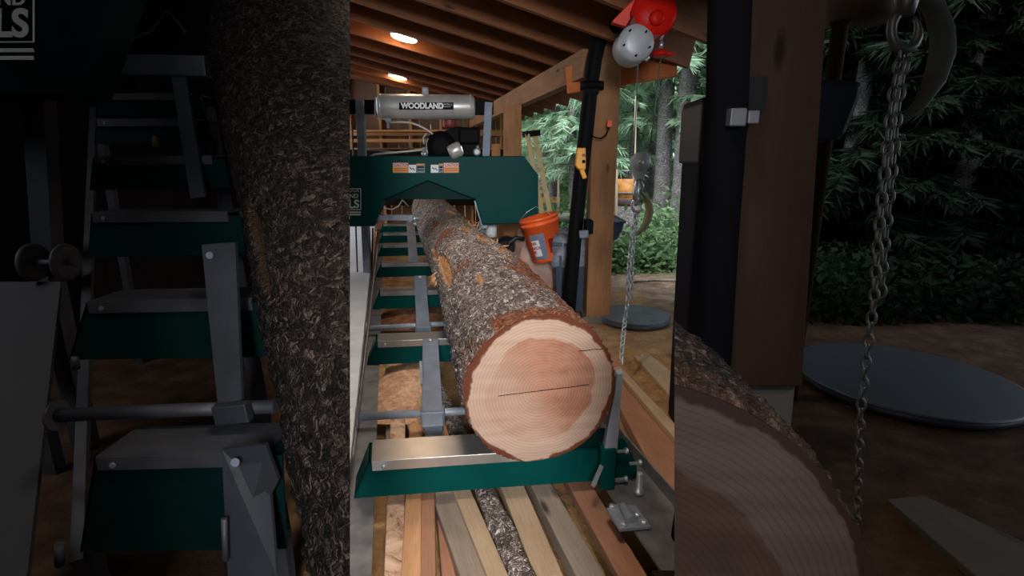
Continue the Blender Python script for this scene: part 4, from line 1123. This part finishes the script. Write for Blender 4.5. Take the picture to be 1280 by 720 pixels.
# ================================================================== right bay, dimness put into its colours
m_dpost=wood('dimmed_post',srgb(31,20,15),srgb(46,30,22))  # post timber with the right bay's shade put into the colour
RY=1.33
tpp=[Y(937,-60,RY),Y(1039,-60,RY),Y(1003,484,RY),Y(908,484,RY)]
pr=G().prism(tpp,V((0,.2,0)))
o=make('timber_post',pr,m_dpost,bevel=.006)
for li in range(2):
    pass
me=o.data
uvl=me.uv_layers[0]
for poly in me.polygons:
    for li in poly.loop_indices:
        v_=me.vertices[me.loops[li].vertex_index].co; uvl.data[li].uv=(v_.z,v_.x+v_.y+.3)
tag(o,'wide dark timber post at the right with a black pipe on its left face','post')
pd=(tpp[2]+tpp[3])/2+V((0,.1,0))
tag(make('post_footing',G().lathe(V((pd.x,pd.y,0)),(0,0,1),[(.14,0),(.125,pd.z-.012)],28),plain('dimmed_concrete',srgb(50,44,42),.9)),'round concrete pier under the wide dark post at the right','footing')  # concrete darkened to read as shaded
m_mbp=plain('matt_black_pipe',srgb(7,7,9),.9); m_mbp.node_tree.nodes['Principled BSDF'].inputs['Specular IOR Level'].default_value=.02
bp=thing('black_pipe',Y(900,500,1.3),'black pipe strapped to the left of the wide dark post','pipe'); bp.location.z=0
q0=Y(889,480,1.3)
make('pipe',G().tube([V((q0.x-.02,1.33,0)),q0,Y(898,300,1.3),Y(908,150,1.3),Y(914,-60,1.3)],.048,20),m_mbp,bp)
make('clamp',G().bar(Y(910,147,1.24),Y(930,147,1.24),.03,.04).bar(Y(932,147,1.27),Y(946,147,1.27),.03,.03),m_dsteel,bp,bevel=.003)
make('strap',G().bar(Y(928,120,1.31),Y(952,120,1.31),.05,.08),m_blackr,bp)
# trash can and tub behind
dk=plain('dimmed_blue_plastic',srgb(24,28,38),.5)  # blue-grey bin plastic darkened for the dim right bay
tc=thing('waste_bin',V((Y(868,200,2.2).x,2.35,0)),'dark waste bin with a liner behind the black pipe at the right','bin')
x0=Y(871,130,2.2).x+.115; zt2=Y(871,122,2.2).z
make('bin_body',frustum([(x0+.03,2.3,0,.10,.1),(x0+.02,2.3,zt2-.05,.115,.12)]),dk,tc,bevel=.015)
make('bin_rim',frustum([(x0+.02,2.3,zt2-.06,.12,.125),(x0+.02,2.3,zt2,.12,.125)]),dk,tc,bevel=.01)
make('liner_edge',frustum([(x0+.02,2.3,zt2-.26,.122,.127),(x0+.02,2.3,zt2-.02,.126,.131)]),plain('dim_liner',srgb(44,47,56),.3,0,.3,14,.3),tc,bevel=.01)  # liner colour dimmed together with the bin
tu=thing('barrow_tub',V((Y(1050,170,1.9).x,1.95,0)),'dark blue tub corner sticking out behind the wide dark post','tub')
make('tub_body',G().prism([Y(1005,98,1.8),Y(1081,100,1.8),Y(1078,122,1.8),Y(1058,172,1.8),Y(1005,182,1.8)],V((0,.3,0))),dk,tu,bevel=.02)
make('tub_leg',G().tube([Y(1012,180,1.95),V((Y(1012,180,1.95).x,1.95,0))],.02,8),m_dsteel,tu)
# lid 2
c=Z(1127,476,.03)
lid(1127,476,.55,plain('dimmed_grey_plastic',srgb(40,44,54),.5,0,.15),'large round dark lid on the ground under the hanging chain at the right')  # lid plastic darkened to look shaded on the ground
# hook and chain 2
CY=1.5
m_dchain=plain('dimmed_chain_steel',srgb(84,82,80),.4,.5)  # chain steel darkened to carry the dimness at the right
hb=thing('hook_block',Y(1130,20,CY),'dim steel hook at the top right holding the chain','hook')
make('shank',G().tube([Y(1132,-45,CY),Y(1132,2,CY),Y(1130,20,CY)],[.03,.03,.022],12),m_dchain,hb)
rg=[Y(1131+17*cos(pi/2+2*pi*i/16),38-24*sin(pi/2+2*pi*i/16),CY) for i in range(15)]
make('hook_loop',G().tube(rg,[.013]*12+[.011,.008,.005],10),m_dchain,hb)
chain([Y(1129,56,CY),Y(1118,110,CY),Y(1107,200,CY),Y(1097,300,CY),Y(1092,380,CY),Y(1085,430,CY),Y(1076,510,CY),Y(1072,600,CY),Y(1070,690,CY)],.036,.0042,m_dchain,'lifting_chain','dim chain hanging from the hook at the top right down past the big lid')
chain([Y(1133,56,CY+.03),Y(1122,130,CY+.03),Y(1114,220,CY+.03),Y(1106,300,CY+.03),Y(1101,372,CY+.03)],.036,.0042,m_dchain,'lifting_chain','second shorter strand of the dim chain at the right')
cs=[Y(1133,-14,CY+.0),Y(1148,-12,CY+.1),Y(1168,10,CY+.12),Y(1178,40,CY+.12),Y(1178,66,CY+.12),Y(1168,100,CY+.12),Y(1150,130,CY+.12),Y(1128,152,CY+.12)]
tag(make('lifting_strap',G().tube(cs,[.012,.02,.028,.032,.034,.03,.02,.01],8),plain('dimmed_webbing',srgb(52,50,44),.8)),'wide dim strap curving behind the hook at the top right','strap')  # khaki webbing darkened in colour instead of by shade
tag(make('hung_keg',G().lathe(Y(1075,28,2.6),(0,0,1),[(0,0),(.14,0),(.16,.16),(.15,.36),(0,.36)],24),plain('dimmed_rust',srgb(66,44,26),.6,0,.3,9)),'dim rusty keg on a ledge behind the top of the wide dark post','keg')  # rusty keg colour dimmed to look shaded
kc=Y(1075,28,2.6); tag(make('ledge_post',G().lathe(V((kc.x-.09,kc.y,0)),(0,0,1),[(.04,0),(.035,kc.z-.02),(.05,kc.z)],16),m_dpost),'thin post carrying the dim keg behind the wide dark post','post')
# half log end at bottom right
ec=Y(754,770,.62); ax2=V((.12,1,-.03)).normalized()
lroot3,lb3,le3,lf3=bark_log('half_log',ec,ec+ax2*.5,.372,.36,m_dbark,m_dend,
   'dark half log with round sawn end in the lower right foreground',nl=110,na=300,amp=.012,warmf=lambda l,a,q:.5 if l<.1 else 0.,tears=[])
pA=ray(843,0); pB=ray(843,720); pn2=pA.cross(pB).normalized()
if pn2.x>0: pn2=-pn2
for ob in (lb3,le3): cut_obj(ob,CAMP,pn2)
LA=ec; LB=ec+ax2*.5
capcut(lb3,lroot3,pn2,m_dsaw,'sawn_side')
for k_ in (.08,.38):
    p=ec+ax2*k_+V((.22,0,0)); tag(make('support_block',G().bar(V((p.x,p.y,0)),V((p.x,p.y,max(.1,p.z-.30))),.12,.1,(0,1,0)),m_dwall),'dark block propping up the half log in the lower right','block','blocks under the half log')
# loose plank on right ground
board((1200,720),(1330,690),(1142,645),(1190,640),.03,.03,wood('dimmed_brown_board',srgb(50,40,32),srgb(68,56,46)),'dim loose plank on the ground at the lower right corner',.1,back=.2)  # plank colour darkened for the dim corner
# dark thicket
def thick(px0,px1,y0,y1,h):
    def f():
        y=random.uniform(y0,y1); t=random.random(); px=px0+(px1-px0)*t
        x=(px-640)/F*y/CP
        return V((x,y,random.random()*h))
    return f
protos.append(tree_proto(11,7,.14,.3,1.5,200,m_needd,230,'x',.25))
for i,(px,y,lb) in enumerate(((975,6.4,'dense dark conifer behind the black pipe, right of the clearing'),(1040,5.6,'dense dark conifer directly behind the wide dark post'),(1110,5.6,'dense dark conifer behind the hanging chain'),(1170,5.2,'dense dark conifer behind the dim strap'),(1265,5.4,'dense dark conifer at the right edge of the picture'))):
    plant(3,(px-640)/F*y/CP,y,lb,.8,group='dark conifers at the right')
for i in range(9):
    y=random.uniform(7,9); plant(3,(985+i*50-640)/F*y/CP,y,'one of the dark conifers standing in the second row at the right',1.15,group='second row of dark conifers')
def low_leaves():
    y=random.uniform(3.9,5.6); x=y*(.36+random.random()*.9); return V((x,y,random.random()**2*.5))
scatter(16000,low_leaves,(.02,.06),m_weedd,'dark_undergrowth','dark low leaves covering the ground behind the large round lid at the right')

# ================================================================== unseen walls and roof added to shade the side bays, and light
wk2=G()
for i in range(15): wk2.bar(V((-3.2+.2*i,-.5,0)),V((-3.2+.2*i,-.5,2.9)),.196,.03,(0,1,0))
o=make('wall_rear_shade',wk2,m_dwall); o['kind']='structure'  # unseen wall added to shade the left bay
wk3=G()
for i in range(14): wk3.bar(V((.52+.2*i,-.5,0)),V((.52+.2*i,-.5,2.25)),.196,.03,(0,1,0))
o=make('wall_rear_right_shade',wk3,m_dwall); o['kind']='structure'  # unseen wall added to keep the rear light off the right bay
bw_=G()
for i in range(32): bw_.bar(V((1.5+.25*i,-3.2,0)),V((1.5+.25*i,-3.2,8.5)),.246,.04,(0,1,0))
o=make('wall_tall_shade',bw_,m_dwall); o['kind']='structure'  # tall unseen wall added to cast shade on the right side
rb=G().prism([V((1.55,-3.1,2.95)),V((7.5,-3.1,2.95)),V((7.5,3.9,2.95)),V((1.55,3.9,2.95))],V((0,0,.06)))
tag(make('shade_roof',rb,m_dwall),'flat dark roof added out of view above the right bay to shade it','roof')  # unseen roof added only to shade the right bay
for x_,y_ in ((7.2,3.7),(7.2,-2.8)): tag(make('shade_roof_post',G().bar(V((x_,y_,0)),V((x_,y_,2.94)),.15,.15,(0,1,0)),m_dpost),'dark post holding up the added shade roof far to the right','post','posts of the added shade roof')  # unseen posts added under the shade roof
# unseen lamps added in line with the row, to brighten the log
l1=onroof(505,48); l2=onroof(497,97); stp=l1-l2
for k in (1,2,3):
    c=l1+stp*k+RN*-.01; r=.125
    t=thing('ceiling_lamp',c,'round white lamp added in line with the roof row, out of view, to brighten the log','lamp','round lamps between the rafters')
    make('housing',G().lathe(c+RN*.06,-RN,[(r*.6,0),(r*1.04,.02),(r*1.06,.052),(r*.97,.056)],32),m_white,t)
    make('diffuser',G().lathe(c+RN*.004,-RN,[(r*.94,0),(r*.92,.008),(r*.5,.014),(.0,.016)],32),m_lamp,t)
    l=bpy.data.lights.new('lamp_glow','SPOT'); l.energy=78; l.color=(1,.88,.76); l.shadow_soft_size=.15; l.spot_size=radians(120); l.spot_blend=.8
    lo=bpy.data.objects.new('lamp_glow',l); COL.objects.link(lo); lo.location=c-RN*.03
print('LAMPS',l1,l2,stp)
la_=bpy.data.lights.new('rear_fill','AREA'); la_.shape='RECTANGLE'; la_.size=.7; la_.size_y=.8; la_.energy=52; la_.color=(.93,.97,1.); la_.spread=radians(90)  # area light added behind the camera, standing in for daylight
lo=bpy.data.objects.new('rear_fill',la_); COL.objects.link(lo); lo.location=(.2,-2.4,2.05)
lo.rotation_euler=(V((-.2,4.0,.7))-V(lo.location)).to_track_quat('-Z','Y').to_euler()
sn=bpy.data.lights.new('sun_fill','SUN'); sn.energy=8.; sn.angle=radians(50); sn.color=(.95,.98,1.)  # directional light added to brighten the wood under the overcast sky
so_=bpy.data.objects.new('sun_fill',sn); COL.objects.link(so_); so_.rotation_euler=V((.1,.5,-.8)).to_track_quat('-Z','Y').to_euler()
for m_ in (m_dend,m_dpost,m_dbark,m_dsaw,m_dgreen,m_dwall,dk,m_ground,m_bark,m_end):
    m_.node_tree.nodes['Principled BSDF'].inputs['Specular IOR Level'].default_value=.08
W=bpy.data.worlds.new('overcast'); S.world=W; W.use_nodes=True
bg=W.node_tree.nodes['Background']; bg.inputs[0].default_value=(.78,.90,1.0,1); bg.inputs[1].default_value=2.3
S.view_settings.view_transform='Standard'; S.view_settings.look='None'; S.view_settings.gamma=1; S.view_settings.use_curve_mapping=False
S.view_settings.exposure=0.0
